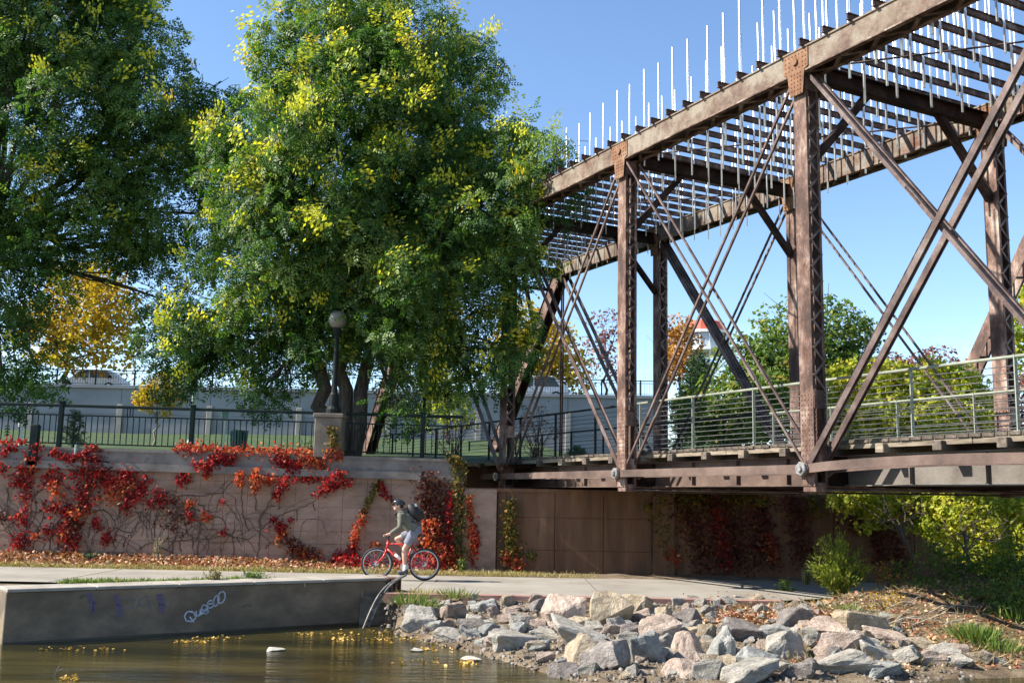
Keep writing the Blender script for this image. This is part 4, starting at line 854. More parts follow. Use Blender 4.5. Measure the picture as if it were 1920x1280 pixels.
tree('hedge_tree', 'yellow green shrub behind the far railing, nearest the right far post', 1760, 26.8, (1760, 780), [(1730, 735, 26.4, .55), (1780, 738, 26.4, .55), (1720, 790, 26, .6), (1790, 790, 26, .6), (1830, 762, 26.4, .5), (1850, 800, 26, .45), (1760, 820, 25.8, .55), (1700, 715, 26.6, .4), (1755, 705, 26.6, .4), (1810, 720, 26.6, .4)], M['leaf_lime'], 29, .12, 420, 13, .06, rad=.2, cat='shrub')
tree('hedge_tree', 'green shrub behind the railing between first and second near posts', 1400, 33, (1400, 800), [(1360, 790, 33, .6), (1420, 780, 33, .7), (1470, 790, 33, .65), (1310, 800, 33, .5), (1450, 740, 33.5, .7), (1390, 830, 32, .6), (1290, 770, 34, .55)], M['leaf_green'], 30, .14, 240, 13, .07, rad=.24, cat='shrub')
tree('purple_tree', 'dark plum coloured tree top behind the yellow shrubs', 1720, 44, (1720, 740), [(1680, 710, 44, .9), (1745, 695, 44, 1.0), (1640, 720, 44, .8), (1800, 700, 44.5, .6)], M['leaf_mauve'], 31, .18, 60, 12, .1, rad=.35)
tree('purple_tree', 'plum coloured shrub at the right edge behind the last far post', 1900, 30, (1900, 790), [(1870, 770, 30, .6), (1915, 740, 30, .6), (1900, 800, 29.6, .6)], M['leaf_mauve'], 32, .13, 200, 12, .06, rad=.22)
tree('broadleaf_tree', 'yellow green tree at the right edge behind the slanting steel member', 1960, 34, (1960, 700), [(1925, 620, 34, .9), (1960, 560, 34, 1.2), (1990, 680, 34, 1.3), (1930, 690, 34, .8)], M['leaf_yg'], 33, .18, 80, 12, .12, rad=.3)
# conifers
def conifer(name, label, base, h, r, seed, n=2600, ns=.14, cat='conifer'):
    rng = np.random.default_rng(seed); t = thing(name, label, cat, base); MB().tube([(0, 0, -.2), (0, 0, h*.97)], [h*.03, .008], 7).build('trunk', M['bark'], t)
    P, D = [], []
    lm = MB()
    for k in range(int(26*max(1, h/2.2))):
        z = h*(.06+.9*(k/ (26*max(1, h/2.2)))); a = k*2.4+rng.uniform(-.4, .4); l = r*(1-z/h)**.85*rng.uniform(.7, 1.15)+.04; d = np.array((math.cos(a), math.sin(a), .25))
        lm.tube([(0, 0, z), tuple(np.array((0, 0, z))+d*l)], [.012, .004], 4)
        m = max(6, int(n*l/(26*max(1, h/2.2))/r*1.9)); q = rng.random(m)**.7; p = np.array((0, 0, z))+d*l*q[:, None]+rng.normal(size=(m, 3))*l*.13; P.append(p); D.append(d+rng.normal(size=(m, 3))*.8)
    lm.build('limbs', M['bark'], t)
    P, D = np.concatenate(P), np.concatenate(D); scatter('crown', M['needle'], simple(.09, .02), P, D, rng.uniform(.7, 1.3, len(P))*ns, np.clip(rng.normal(.5, .22, len(P)), 0, 1), t, rng=rng); return t
conifer('pine_tree', 'dark pine with brown needles below the far tower', lawn(1310, 52), 6.8, 2.0, 41, 9000, .34)
conifer('young_pine', 'small dwarf pine at the near deck edge left of the first near post', Vector((at(1082, 845, 28.4).x, 28.4, 2.62)), .66, .42, 42, 1500, .1, 'shrub')
conifer('young_pine', 'dark little pine on the lawn behind the left fence', lawn(140, 34), 1.3, .5, 43, 1600, .12, 'shrub')
def shrub(name, label, base, lobes, mat, seed, leaf=.07, dens=500, per=9, pat=None, cat='shrub', stems=7, rad=.1, bark=None, shell=.2):
    rng = np.random.default_rng(seed); base = Vector(base); t = thing(name, label, cat, base); m = MB()
    L2 = [(*(Vector(l[:3])-base), l[3]) for l in lobes]
    for l in L2:
        for k in range(max(2, stems)): limb(m, Vector((rng.normal()*.04, rng.normal()*.04, -.05)), Vector(l[:3])+Vector(rng.normal(size=3))*l[3]*.6, .014, .004, rng, n=5)
    m.build('stems', bark or M['stem'], t)
    C, N = sprays(L2, dens, rng, shell); P, D = crown_pts(C, N, per, rad, rng); T = np.repeat(np.clip(rng.normal(.5, .22, len(C)), 0, 1), per)
    scatter('foliage', mat, pat or SIM, P, D, rng.uniform(.7, 1.3, len(P))*leaf, np.clip(T, 0, 1), t, rng=rng); return t
p = lawn(560, 28); shrub('low_shrub', 'dark low shrub behind the fence left of the pedestal', p, [(p.x, p.y, p.z+.2, .35), (p.x+.4, p.y, p.z+.15, .28)], M['leaf_green'], 51, .08, 160)
p = lawn(1005, 30); shrub('red_shrub', 'open maroon shrub behind the dark railing beside the corner post', p, [(*at(1000, 790, 30), .38), (*at(985, 815, 30), .4), (*at(1030, 800, 30), .32), (*at(1010, 760, 30), .25)], M['leaf_mauve'], 52, .07, 130, 6, rad=.14)
p = lawn(850, 30); shrub('red_shrub', 'open maroon shrub behind the short fence left of the corner post', p, [(*at(850, 800, 30), .36), (*at(825, 820, 30), .33), (*at(880, 790, 30), .3)], M['leaf_mauve'], 53, .07, 130, 6, rad=.14)
p = lawn(840, 50); tree('pale_tree', 'pale olive tree seen beneath the big crown behind the fence', 840, 50, (840, 770), [(830, 730, 50, 1.1), (860, 770, 50, .9), (815, 780, 50, .8), (850, 700, 50, .9)], M['leaf_yg'], 54, .16, 60, 10, .1, rad=.3)
# thicket under and beyond the bridge on the right
def bank(x, y, dz=0): return Vector((x, y, gh(x, y)+dz))
tree('thicket_tree', 'leaning small tree with lit yellow green leaves under the bridge, left stem', 1715, 23.6, (1690, 985), [(1590, 938, 25.6, .3), (1640, 940, 25.5, .4), (1700, 932, 25.3, .45), (1650, 970, 25.6, .26), (1745, 950, 25.2, .45), (1620, 985, 25.7, .14), (1720, 975, 25.3, .3)], M['leaf_lime'], 61, .10, 620, 14, .045, rad=.2, bark=M['bark'], base=bank(at(1718, 1100, 23.0).x, 23.0), cat='shrub')
tree('thicket_tree', 'bushy small tree with yellow leaves at the right edge under the bridge', 1800, 22.4, (1810, 1000), [(1800, 945, 24.6, .5), (1860, 945, 24.2, .55), (1910, 955, 23.6, .55), (1830, 990, 24.2, .5), (1890, 1010, 23.6, .5), (1790, 1020, 24.6, .35), (1920, 1040, 23.2, .45), (1755, 990, 24.8, .3), (1850, 1050, 23.6, .35), (1930, 990, 23.2, .5)], M['leaf_lime'], 62, .10, 480, 14, .045, rad=.2, bark=M['bark'], base=bank(at(1800, 1100, 21.4).x, 21.4), cat='shrub')
tree('thicket_tree', 'shaded dark green small tree behind the right bank, lower than the lit leaves', 1870, 20, (1870, 1090), [(1850, 1070, 20.4, .5), (1900, 1090, 20, .5), (1800, 1080, 20.6, .45), (1750, 1060, 21, .4), (1925, 1060, 19.6, .55), (1700, 1080, 21.2, .3), (1890, 1130, 18.8, .4), (1920, 1160, 18, .4)], M['leaf_green'], 63, .075, 330, 10, .04, rad=.15, base=bank(at(1865, 1130, 19.0).x, 19.0), cat='shrub')
tree('bank_bush', 'dark olive bush spreading over the right bank in shade, in front of the thicket', 1800, 18.8, (1800, 1125), [(1750, 1112, 19.2, .26), (1820, 1128, 18.5, .3), (1885, 1122, 18.2, .36), (1700, 1118, 19.6, .2), (1915, 1150, 17.6, .36), (1780, 1148, 18.4, .2)], M['leaf_green'], 69, .07, 420, 13, .03, rad=.14, base=bank(at(1810, 1150, 18.4).x, 18.4), cat='shrub')
def feather(name, label, base, h, r, mat, seed, n=170):        # feathery upright shrub
    rng = np.random.default_rng(seed); t = thing(name, label, 'shrub', base); m = MB(); P, D = [], []
    for k in range(n//4):
        a, q = rng.uniform(0, 6.28), rng.random()**.5; top = np.array((math.cos(a)*r*q, math.sin(a)*r*q, h*(1-.55*q*q)*rng.uniform(.6, 1.05))); m.tube([(0, 0, 0), tuple(top*np.array((.35, .35, .5))), tuple(top)], [.006, .004, .002], 4)
        for _ in range(2):
            u = rng.random(24)*.75+.25; p_ = top*u[:, None]*np.stack([u**.4, u**.4, np.ones(24)], 1); P.append(p_+rng.normal(size=(24, 3))*.03); D.append(np.tile(top, (24, 1))*.6+rng.normal(size=(24, 3))*.35)
    m.build('stems', M['stem'], t); P, D = np.concatenate(P), np.concatenate(D); scatter('foliage', mat, simple(.10, .01), P, D, rng.uniform(.5, 1.2, len(P))*.1, np.clip(rng.normal(.35, .2, len(P)), 0, 1), t, rng=rng)
feather('feathery_shrub', 'feathery olive shrub standing at the path edge in the bridge shade', bank(at(1572, 1100, 20.2).x, 20.2), 1.35, .62, M['leaf_yg'], 64, 420)
pb_ = hit_bank(1560, 1102); shrub('yellow_plant', 'low bright yellow plant at the foot of the feathery shrub', pb_, [(*(at(1540, 1082, pb_.y)), .16), (*(at(1590, 1095, pb_.y)), .2), (*at(1560, 1098, pb_.y), .16)], M['leaf_yellow'], 65, .06, 1500, 6)
pb_ = hit_bank(1668, 1105); shrub('orange_plant', 'low orange brown plant in the shade right of the feathery shrub', pb_, [(*at(1660, 1080, pb_.y), .22), (*at(1690, 1088, pb_.y), .18)], M['leaf_orange'], 66, .06, 900, 6)
pb_ = hit_bank(1660, 1140); shrub('yellow_plant', 'low golden plant on the dark bank below the orange one', pb_, [(*at(1650, 1130, pb_.y), .11), (*at(1685, 1132, pb_.y), .12)], M['leaf_yellow'], 67, .05, 1800, 6)
pb_ = hit_bank(1470, 1112); shrub('green_weed', 'small green weed growing over the end of the red kerb', pb_, [(*at(1472, 1104, pb_.y), .13)], M['grass'], 68, .07, 2500, 7)
# a far line of trees closing the view on the right and behind the street
rng = np.random.default_rng(70)
lob = [(x, rng.uniform(120, 150), 5+rng.uniform(0, 2.2), rng.uniform(2.5, 4.2)) for x in np.arange(16, 130, 4.0)]+[(x, 125+rng.uniform(0, 20), 8+rng.uniform(0, 2), rng.uniform(2.5, 3.8)) for x in np.arange(-80, 16, 5)]
C, N = sprays(lob, 7, rng, .3); P, D = crown_pts(C, N, 14, 1.1, rng); o = scatter('distant_trees', M['leaf_orange'], SIM, P, D, rng.uniform(.5, 1, len(P))*.9, np.clip(rng.normal(.2, .25, len(P)), 0, 1), rng=rng)
tag(o, 'far line of brown and green trees along the horizon', 'trees', kind='stuff')
# ================================================================== CREEPER ON THE WALL
def wpt(px, py, off=.03): return at(px, py, WALLY-off)
def vine(label, cols, stems=(), seed=0, size=.07, name='creeper_vine', off=(.03, .13), tops=()):
    rng = np.random.default_rng(100+seed); first = (cols[0][0][0] if cols else stems[0][0]); o0 = wpt(*first); t = thing(name, label, 'creeper', (o0.x, WALLY, 0)); o_ = np.array((o0.x, WALLY, 0))
    m = MB()
    for st in stems:
        P = [wpt(a, b_, .018)-Vector(o_) for a, b_ in st]; P = [p+Vector((rng.normal()*.012, 0, rng.normal()*.012)) for p in smoothpts(P, 5)]; m.tube(P, [lerp(.014, .006, i/len(P)) for i in range(len(P))], 5)
    for c in cols:                               # a thin stem under each leafy run
        P = [wpt(a, b_, .02)-Vector(o_) for a, b_ in c[0]]
        if len(P) > 1: m.tube([p+Vector((rng.normal()*.01, 0, 0)) for p in smoothpts(P, 4)], .006, 4)
    for (x0, y0, x1, y1, k) in tops:              # a net of thin wandering stems
        for _ in range(k):
            a = rng.uniform(-2.2, -.9); p = np.array((rng.uniform(x0, x1), rng.uniform((y0+y1)/2, y1))); W = []
            for q in range(rng.integers(7, 16)):
                W.append(wpt(p[0], p[1], .012)-Vector(o_)); a += rng.normal()*.38; p = p+np.array((math.cos(a), math.sin(a)))*rng.uniform(6, 12)
                if p[1] < y0: break
            if len(W) > 2: m.tube(W, [lerp(.0065, .003, i/len(W)) for i in range(len(W))], 4)
    if m.v: m.build('stems', M['stem'], t)
    byM = {}
    for c in cols:
        pts, w, n, mat = c[:4]; n = int(n*1.9); P = np.array([tuple(wpt(a, b_, 0)) for a, b_ in pts]); w = w*mpp(WALLY)*1.6
        if len(P) > 1:
            sg = np.linalg.norm(np.diff(P, axis=0), axis=1); cum = np.concatenate([[0], np.cumsum(sg)]); s = rng.random(n)*cum[-1]; q = np.stack([np.interp(s, cum, P[:, k]) for k in range(3)], 1)
        else: q = np.repeat(P, n, 0)
        q[:, 0] += rng.normal(size=n)*w*.6; q[:, 2] += rng.normal(size=n)*w*.6; q[:, 1] = WALLY-rng.uniform(*(c[4] if len(c) > 4 else off), n)
        # gather leaves into loose bunches so that gaps show
        cc = q[rng.integers(0, n, max(3, n//7))]; q = q*.55+cc[rng.integers(0, len(cc), n)]*.0+q*.45
        D = np.stack([rng.normal(size=n)*.6, -np.abs(rng.normal(size=n))*.45, -np.abs(rng.normal(size=n))*.7-.3], 1)
        byM.setdefault(mat, []).append((q-o_, D, rng.uniform(.6, 1.25, n)*size))
    for mat, L_ in byM.items():
        q = np.concatenate([a for a, _, _ in L_]); D = np.concatenate([b_ for _, b_, _ in L_]); S = np.concatenate([c_ for _, _, c_ in L_])
        scatter('leaves', M[mat], PAL, q, D, S, np.clip(rng.normal(.45, .25, len(q)), 0, 1), t, rng=rng)
    return t
R_, O_, G_, D_ = 'ivy_red', 'ivy_orange', 'ivy_olive', 'ivy_dark'
Z7 = lambda l: [(x/5.121, 820+y/5.121) for x, y in l]        # strokes read from enlarged views of the wall
Z8 = lambda l: [(320+x/5.121, 820+y/5.121) for x, y in l]
vine('red creeper column at the far left below the dark stub post', [(Z7([(250, 250), (240, 400), (250, 600)]), 9, 130, R_), (Z7([(240, 680), (240, 860)]), 5, 36, R_), (Z7([(150, 400), (200, 430)]), 6, 22, R_), (Z7([(165, 760)]), 5, 14, R_), (Z7([(20, 260), (60, 330)]), 7, 34, R_), (Z7([(10, 700), (30, 780)]), 6, 20, D_), (Z7([(150, 1030), (220, 1000), (250, 940)]), 9, 75, R_), (Z7([(0, 40), (120, 50), (240, 30)]), 5, 60, R_, (-.25, .1)), (Z7([(30, 150), (100, 110), (180, 80)]), 4, 44, R_), (Z7([(330, 130), (380, 90), (330, 250)]), 8, 60, R_), (Z7([(300, 300)]), 10, 40, O_)],
     [Z7([(60, 480), (75, 600), (70, 740), (180, 700)]), Z7([(0, 900), (90, 860), (210, 800)]), Z7([(240, 1080), (245, 900), (330, 780), (340, 600), (300, 400), (270, 260)]), Z7([(330, 560), (420, 480), (380, 380)]), Z7([(290, 700), (380, 720), (440, 640)]), Z7([(320, 1080), (350, 900), (420, 760), (400, 600)]), Z7([(280, 980), (380, 900), (300, 800)])], 1, tops=[(0, 880, 110, 1042, 25)])
vine('thick red creeper spreading from the parapet, left of centre of the long wall', [(Z7([(520, 130), (640, 190), (760, 190), (880, 110), (950, 90)]), 4.5, 150, R_), (Z7([(560, 300), (470, 370), (450, 430), (600, 380)]), 10, 95, R_), (Z7([(530, 440), (570, 500), (600, 590)]), 6, 65, O_, (.1, .3)), (Z7([(690, 320), (800, 330), (870, 260), (960, 230), (960, 300)]), 9, 150, R_), (Z7([(830, 400), (900, 380), (960, 330)]), 9, 85, R_), (Z7([(1000, 360), (1100, 430), (1180, 380), (1320, 340)]), 11, 200, R_), (Z7([(1020, 560), (1110, 540), (1200, 480), (1260, 430)]), 10, 120, O_), (Z7([(1240, 580), (1330, 560), (1390, 500), (1380, 400)]), 9, 120, R_), (Z7([(1230, 620), (1235, 690)]), 6, 30, R_), (Z7([(740, 500), (850, 560), (830, 640), (880, 690)]), 10, 100, R_), (Z7([(770, 680), (760, 730)]), 7, 46, O_, (.1, .3)), (Z7([(640, 620), (650, 720), (660, 860), (690, 1000), (690, 1070)]), 10, 185, R_), (Z7([(460, 660), (560, 670)]), 7, 42, R_), (Z7([(720, 760), (740, 960)]), 8, 85, D_), (Z7([(450, 870), (510, 900)]), 7, 36, R_), (Z7([(360, 935)]), 5, 16, O_, (.1, .25)), (Z7([(620, 920)]), 7, 24, O_), (Z7([(930, 790), (935, 860)]), 5, 36, R_), (Z7([(1010, 960), (1030, 1000), (1030, 890)]), 6, 40, R_), (Z7([(880, 220), (900, 500)]), 16, 120, D_)],
     [Z7([(700, 1080), (710, 900), (740, 700), (850, 480), (880, 300), (900, 120)]), Z7([(900, 690), (1010, 710), (1090, 780), (1100, 860), (1020, 960), (1000, 1080)]), Z7([(1100, 860), (1260, 920), (1330, 800), (1360, 720), (1440, 750)]), Z7([(1150, 640), (1130, 760), (1080, 800)]), Z7([(840, 960), (870, 860), (910, 840)]), Z7([(1170, 660), (1250, 710), (1360, 720)]), Z7([(470, 1080), (500, 900), (560, 800), (640, 700)]), Z7([(560, 1090), (560, 980), (620, 900)]), Z7([(1180, 1060), (1210, 960), (1280, 930)])], 2, tops=[(95, 880, 270, 1045, 33)])
vine('leafless brown creeper stems with a few red leaves at the middle of the wall', [(Z7([(1500, 540), (1560, 560), (1580, 600)]), 8, 55, R_), (Z7([(1450, 630)]), 5, 18, R_), (Z8([(90, 440), (150, 400), (120, 350)]), 7, 60, R_), (Z8([(200, 640)]), 5, 20, O_), (Z8([(180, 740), (220, 750)]), 5, 24, R_), (Z8([(330, 730), (370, 780)]), 5, 24, O_), (Z8([(505, 610)]), 3, 7, R_), (Z8([(510, 900)]), 4, 11, R_), (Z8([(0, 560), (60, 700), (30, 900)]), 13, 60, D_)],
     [Z7([(1660, 1100), (1500, 1000), (1500, 740), (1600, 640), (1680, 620)]), Z7([(1480, 820), (1540, 700), (1680, 560)]), Z8([(260, 1150), (265, 980), (270, 800), (200, 640), (200, 580)]), Z8([(0, 1000), (120, 990), (270, 980), (400, 970), (490, 930)]), Z8([(30, 780), (120, 820), (260, 800)]), Z8([(90, 780), (160, 680), (300, 700), (420, 710), (490, 690)]), Z8([(380, 780), (440, 760), (500, 780), (525, 860), (525, 920)]), Z8([(0, 550), (200, 560), (400, 545), (480, 530), (560, 450), (640, 390)]), Z8([(10, 1100), (60, 900), (80, 700), (160, 600)]), Z8([(100, 1110), (90, 1000), (170, 880), (250, 840)]), Z8([(260, 640), (320, 660), (300, 700), (250, 690)]), Z7([(1330, 1080), (1400, 1020), (1520, 1000)])], 3, tops=[(260, 890, 420, 1048, 30)])
vine('branching brown creeper stem with a trailing red tip beside the pedestal wall', [(Z8([(1410, 560), (1480, 500), (1580, 450), (1720, 420)]), 4.5, 120, R_, (.05, .25)), (Z8([(1500, 430), (1560, 370), (1680, 330)]), 4, 60, R_, (.1, .3)), (Z8([(1240, 395), (1460, 390)]), 3, 46, R_), (Z8([(1215, 400)]), 4, 14, R_, (.1, .25)), (Z8([(1000, 780)]), 4, 12, R_), (Z8([(1150, 780)]), 3, 7, R_), (Z8([(1000, 860), (1100, 850)]), 5, 40, R_), (Z8([(1040, 960), (1080, 900)]), 6, 40, O_), (Z8([(1100, 980), (1180, 1040), (1280, 1090), (1400, 1150)]), 7.5, 150, D_), (Z8([(1200, 1080), (1300, 1120), (1420, 1120)]), 6, 70, O_), (Z8([(1560, 1180), (1640, 1130), (1720, 1170)]), 8, 90, R_)],
     [Z8([(830, 1150), (850, 980), (850, 860), (870, 760), (960, 600), (990, 480)]), Z8([(850, 900), (960, 800), (1100, 730), (1200, 690), (1330, 640), (1400, 580)]), Z8([(530, 910), (620, 960), (740, 970), (820, 930)]), Z8([(740, 900), (700, 760), (680, 600), (680, 470), (640, 360)]), Z8([(820, 700), (810, 560), (760, 440)]), Z8([(880, 850), (840, 800), (900, 700), (1000, 650)]), Z8([(1210, 690), (1210, 800)]), Z8([(1370, 640), (1380, 700)]), Z8([(900, 1060), (980, 1000), (1060, 980)]), Z8([(600, 1150), (600, 960)]), Z8([(1040, 690), (1045, 600)])], 4, tops=[(430, 900, 580, 1050, 14)])
vine('orange and red creeper heaped along the wall top left of the pedestal', [([(335, 838), (380, 840), (440, 846), (520, 848), (590, 850), (628, 858)], 6.5, 700, O_, (-.35, .12)), ([(330, 840), (350, 845), (420, 850)], 6, 150, R_, (-.3, .12)), ([(372, 872), (398, 872), (392, 882)], 6, 130, R_, (.02, .22)), ([(390, 890)], 5, 22, O_), ([(405, 860), (440, 858)], 7, 120, R_), ([(520, 860), (545, 870), (560, 880)], 8, 200, R_), ([(570, 862), (600, 868), (610, 878)], 8, 130, O_), ([(452, 884), (453, 910)], 4, 50, O_, (.08, .3)), ([(483, 882), (482, 920)], 5, 90, O_, (.08, .3)), ([(497, 900), (514, 897)], 5, 60, O_, (.08, .28)), ([(538, 890), (532, 915), (518, 930)], 5, 90, R_, (.08, .3)), ([(628, 845), (640, 855)], 5, 60, O_, (-.1, .2))], [], 5, .07)
vine('olive and orange creeper climbing the pedestal face', [([(622, 800), (630, 820), (628, 842)], 6, 110, G_, (.1, .2)), ([(630, 846), (615, 848)], 7, 70, O_, (.0, .2))], [[(620, 850), (624, 820), (630, 790)]], 6, .07)
vine('slanting strand of gold and red creeper just behind the cyclist front wheel', [([(712, 902), (702, 920), (690, 945), (680, 965)], 4, 90, G_), ([(683, 960), (672, 990), (665, 1010)], 5, 100, O_, (.08, .3)), ([(665, 1010), (660, 1045)], 5, 60, R_), ([(714, 903), (722, 925), (735, 938)], 3.5, 50, R_), ([(640, 1052), (665, 1048), (690, 1058), (715, 1055)], 8, 190, R_, (.05, .5)), ([(700, 1020), (708, 1022)], 4, 26, O_, (.08, .3))], [[(655, 1050), (672, 990), (695, 930), (712, 900)], [(712, 902), (735, 940), (765, 955)]], 7)
vine('broad curtain of maroon, red and olive creeper at the wall corner beside the bridge', [([(800, 885), (800, 960), (805, 1050)], 11, 330, D_), ([(822, 900), (825, 980), (830, 1050)], 9, 260, D_), ([(842, 920), (843, 970), (842, 1050)], 6, 190, R_), ([(860, 870), (862, 960), (860, 1055)], 8, 330, G_), ([(800, 1000), (820, 1040), (850, 1055)], 12, 240, O_, (.05, .35)), ([(745, 1050), (790, 1050), (830, 1062)], 9, 220, R_, (.1, .6)), ([(806, 980), (815, 985)], 7, 60, O_, (.1, .3)), ([(845, 860), (868, 870)], 6, 90, G_)], [[(800, 1060), (802, 960), (798, 880)], [(843, 1060), (845, 960), (840, 880)]], 8, .07)
vine('narrow orange creeper strip on the pale pilaster', [([(880, 930), (884, 985), (886, 1055)], 4.5, 150, O_), ([(893, 980), (896, 1040)], 3, 40, R_)], [[(884, 1060), (882, 925)]], 9, .07)
vine('green to gold creeper strip on the abutment right of the pilaster', [([(958, 935), (955, 980), (958, 1000)], 6, 170, G_), ([(957, 1000), (962, 1060)], 10, 170, G_), ([(955, 1040), (972, 1058)], 8, 130, O_), ([(995, 1038)], 5, 20, G_)], [[(960, 1062), (957, 930)]], 10, .07)
vine('dark olive creeper strand at the left of the far abutment curtain', [([(1214, 945), (1212, 955)], 4, 26, G_), ([(1242, 930), (1236, 980), (1248, 1030)], 9, 200, G_), ([(1255, 1030), (1262, 1050)], 8, 70, O_)], [[(1258, 1065), (1240, 980), (1232, 930)]], 11, .07)
vine('maroon creeper curtain on the abutment under the middle of the bridge', [([(1262, 930), (1290, 935), (1320, 930)], 10, 240, G_), ([(1280, 940), (1305, 1000), (1325, 1060)], 14, 420, D_), ([(1325, 935), (1345, 980), (1360, 1062)], 12, 330, D_), ([(1340, 960), (1365, 1062)], 8, 160, R_), ([(1350, 940), (1372, 990), (1390, 1060)], 14, 400, D_), ([(1300, 930), (1390, 932)], 12, 200, G_)], [[(1330, 1070), (1310, 1000), (1290, 930)], [(1365, 1070), (1345, 980), (1330, 930)]], 12, .07)
vine('red and gold creeper streak on the far abutment left of the second near post', [([(1395, 930), (1420, 935), (1440, 930)], 9, 190, G_), ([(1430, 950), (1440, 1000), (1452, 1055)], 8, 250, D_), ([(1440, 1000), (1448, 1050)], 6, 110, O_), ([(1480, 935), (1500, 1000), (1505, 1050)], 13, 330, D_), ([(1410, 940), (1425, 1050)], 12, 260, D_), ([(1520, 935), (1530, 960)], 8, 80, G_)], [[(1450, 1070), (1435, 980), (1425, 930)], [(1500, 1070), (1485, 930)]], 13, .07)
vine('dark red creeper on the shaded abutment behind the feathery shrub', [([(1630, 965), (1650, 1050)], 8, 190, D_), ([(1660, 955), (1690, 1060)], 10, 230, D_), ([(1590, 930), (1600, 1000)], 7, 90, D_)], [[(1652, 1075), (1630, 950)]], 14, .07)
# ================================================================== GROUND COVER
def litter(name, label, n, posf, mat, size, seed, flatness=.35, cat='leaves'):
    rng = np.random.default_rng(seed); P = posf(rng, n); D = rng.normal(size=(len(P), 3)); D[:, 2] *= flatness
    o = scatter(name, M[mat], SIM, P, D, rng.uniform(.6, 1.3, len(P))*size, rng.random(len(P)), rng=rng); return tag(o, label, cat, kind='stuff')
def foot(rng, n):
    x = rng.uniform(-14, -1.2, n); k = np.abs(rng.normal(size=n))*.38; y = WALLY-.04-k; y = np.where(rng.random(n) < .85, y, rng.uniform(24.9, 26.2, n)); keep = rng.random(n) < np.interp(x, [-14, -6.5, -4, -1.2], [1, 1, .55, .25])
    x, y = x[keep], y[keep]; return np.stack([x, y, [max(verge(a, b_), gh(a, b_))+.03+rng.random()*.16*max(.1, 1-(WALLY-b_)/.7) for a, b_ in zip(x, y)]], 1)
litter('fallen_leaves', 'drift of fallen red leaves along the foot of the wall', 9500, foot, 'litter', .10, 201, .5)
def grassblades(name, label, posf, n, mat, h, seed, w=.06, lean=.4, kind='stuff', cat='grass', parent=None):
    rng = np.random.default_rng(seed); P = posf(rng, n); D = rng.normal(size=(len(P), 3))*lean; D[:, 2] = 1
    o = scatter(name, M[mat], simple(w, .0), P, D, rng.uniform(.4, 1.2, len(P))*h, np.clip(rng.normal(.5, .25, len(P)), 0, 1), parent, rng=rng)
    return tag(o, label, cat, kind=kind) if label else o
def gz(x, y): return max(verge(x, y), gh(x, y)) if x < -2.3 else gh(x, y)
def vg(rng, n):
    x = rng.uniform(-14, 2.2, n); y = path_far(0)+.06+np.abs(rng.normal(size=n))*np.where(x < -4, .3, .5); y = np.minimum(y, WALLY-.1); keep = rng.random(n) < np.interp(x, [-14, -3, 0, 2.2], [1, 1, .8, .2]); x, y = x[keep], y[keep]
    return np.stack([x, y, [gz(a, b_) for a, b_ in zip(x, y)]], 1)
grassblades('dry_grass', 'strip of dry straw grass between path and wall', vg, 15000, 'drygrass', .12, 202, .05, .7)
def vc(rng, n):
    x = rng.uniform(CA.x+.3, -2.7, n); y = np.array([canal_back(a) for a in x])+.1+np.abs(rng.normal(size=n))*.35; return np.stack([x, y, [verge(a, b_) for a, b_ in zip(x, y)]], 1)
grassblades('verge_grass', 'thin grass growing behind the canal wall cap', vc, 8000, 'grass', .13, 203, .07, .7)
def weed(label, px, w, h, seed, mat='drygrass', n=90, Y=None):
    x0 = onz(px, 1085, .2); x = x0.x; y = Y or canal_back(x)+.25; x = at(px, 1085, y).x; rng = np.random.default_rng(seed); t = thing('weed', label, 'weed', (x, y, verge(x, y) if x < -2.4 else gh(x, y))); m = MB(); P, D = [], []
    for k in range(14):
        a = rng.uniform(0, 6.28); top = np.array((math.cos(a)*w*rng.random(), math.sin(a)*w*rng.random()*.6, h*rng.uniform(.5, 1))); m.tube([(0, 0, 0), tuple(top*.5+np.array((0, 0, h*.08))), tuple(top)], [.011, .009, .006], 4); u = rng.uniform(.2, 1, n//4); P.append(top*u[:, None]+rng.normal(size=(len(u), 3))*.02); D.append(np.tile(top, (len(u), 1))+rng.normal(size=(len(u), 3))*.35)
    m.build('stems', M['drygrass'] if False else M['bark_pale'], t); P, D = np.concatenate(P), np.concatenate(D); scatter('foliage', M[mat], simple(.16, .02), P, D, rng.uniform(.5, 1.1, len(P))*.09, np.clip(rng.normal(.5, .3, len(P)), 0, 1), t, rng=rng)
weed('leftmost tall straw weed behind the canal wall', 225, .22, .5, 301, 'drygrass'); weed('second straw weed from the left behind the canal wall', 283, .18, .46, 302, 'drygrass'); weed('wide green weed behind the canal wall, above the white tag', 330, .3, .42, 303, 'grass', 150); weed('rightmost brownish weed behind the canal wall', 402, .24, .42, 304, 'drygrass', 120); weed('low green weed left of the tall straw weeds', 190, .25, .2, 305, 'grass'); weed('low green clump on the wall edge, midway to the cyclist', 478, .3, .2, 306, 'grass')
weed('pale green seedling at the wall foot beside the corner creeper', 1030/4.57+640, .1, .3, 307, 'grass', 90, 26.0); weed('whitish leafy plant at the wall foot on the left', 167, .25, .22, 308, 'needle', 120, 26.0); weed('tall dry stalk against the wall between two creepers', 292, .12, .62, 309, 'drygrass', 40, 26.1)
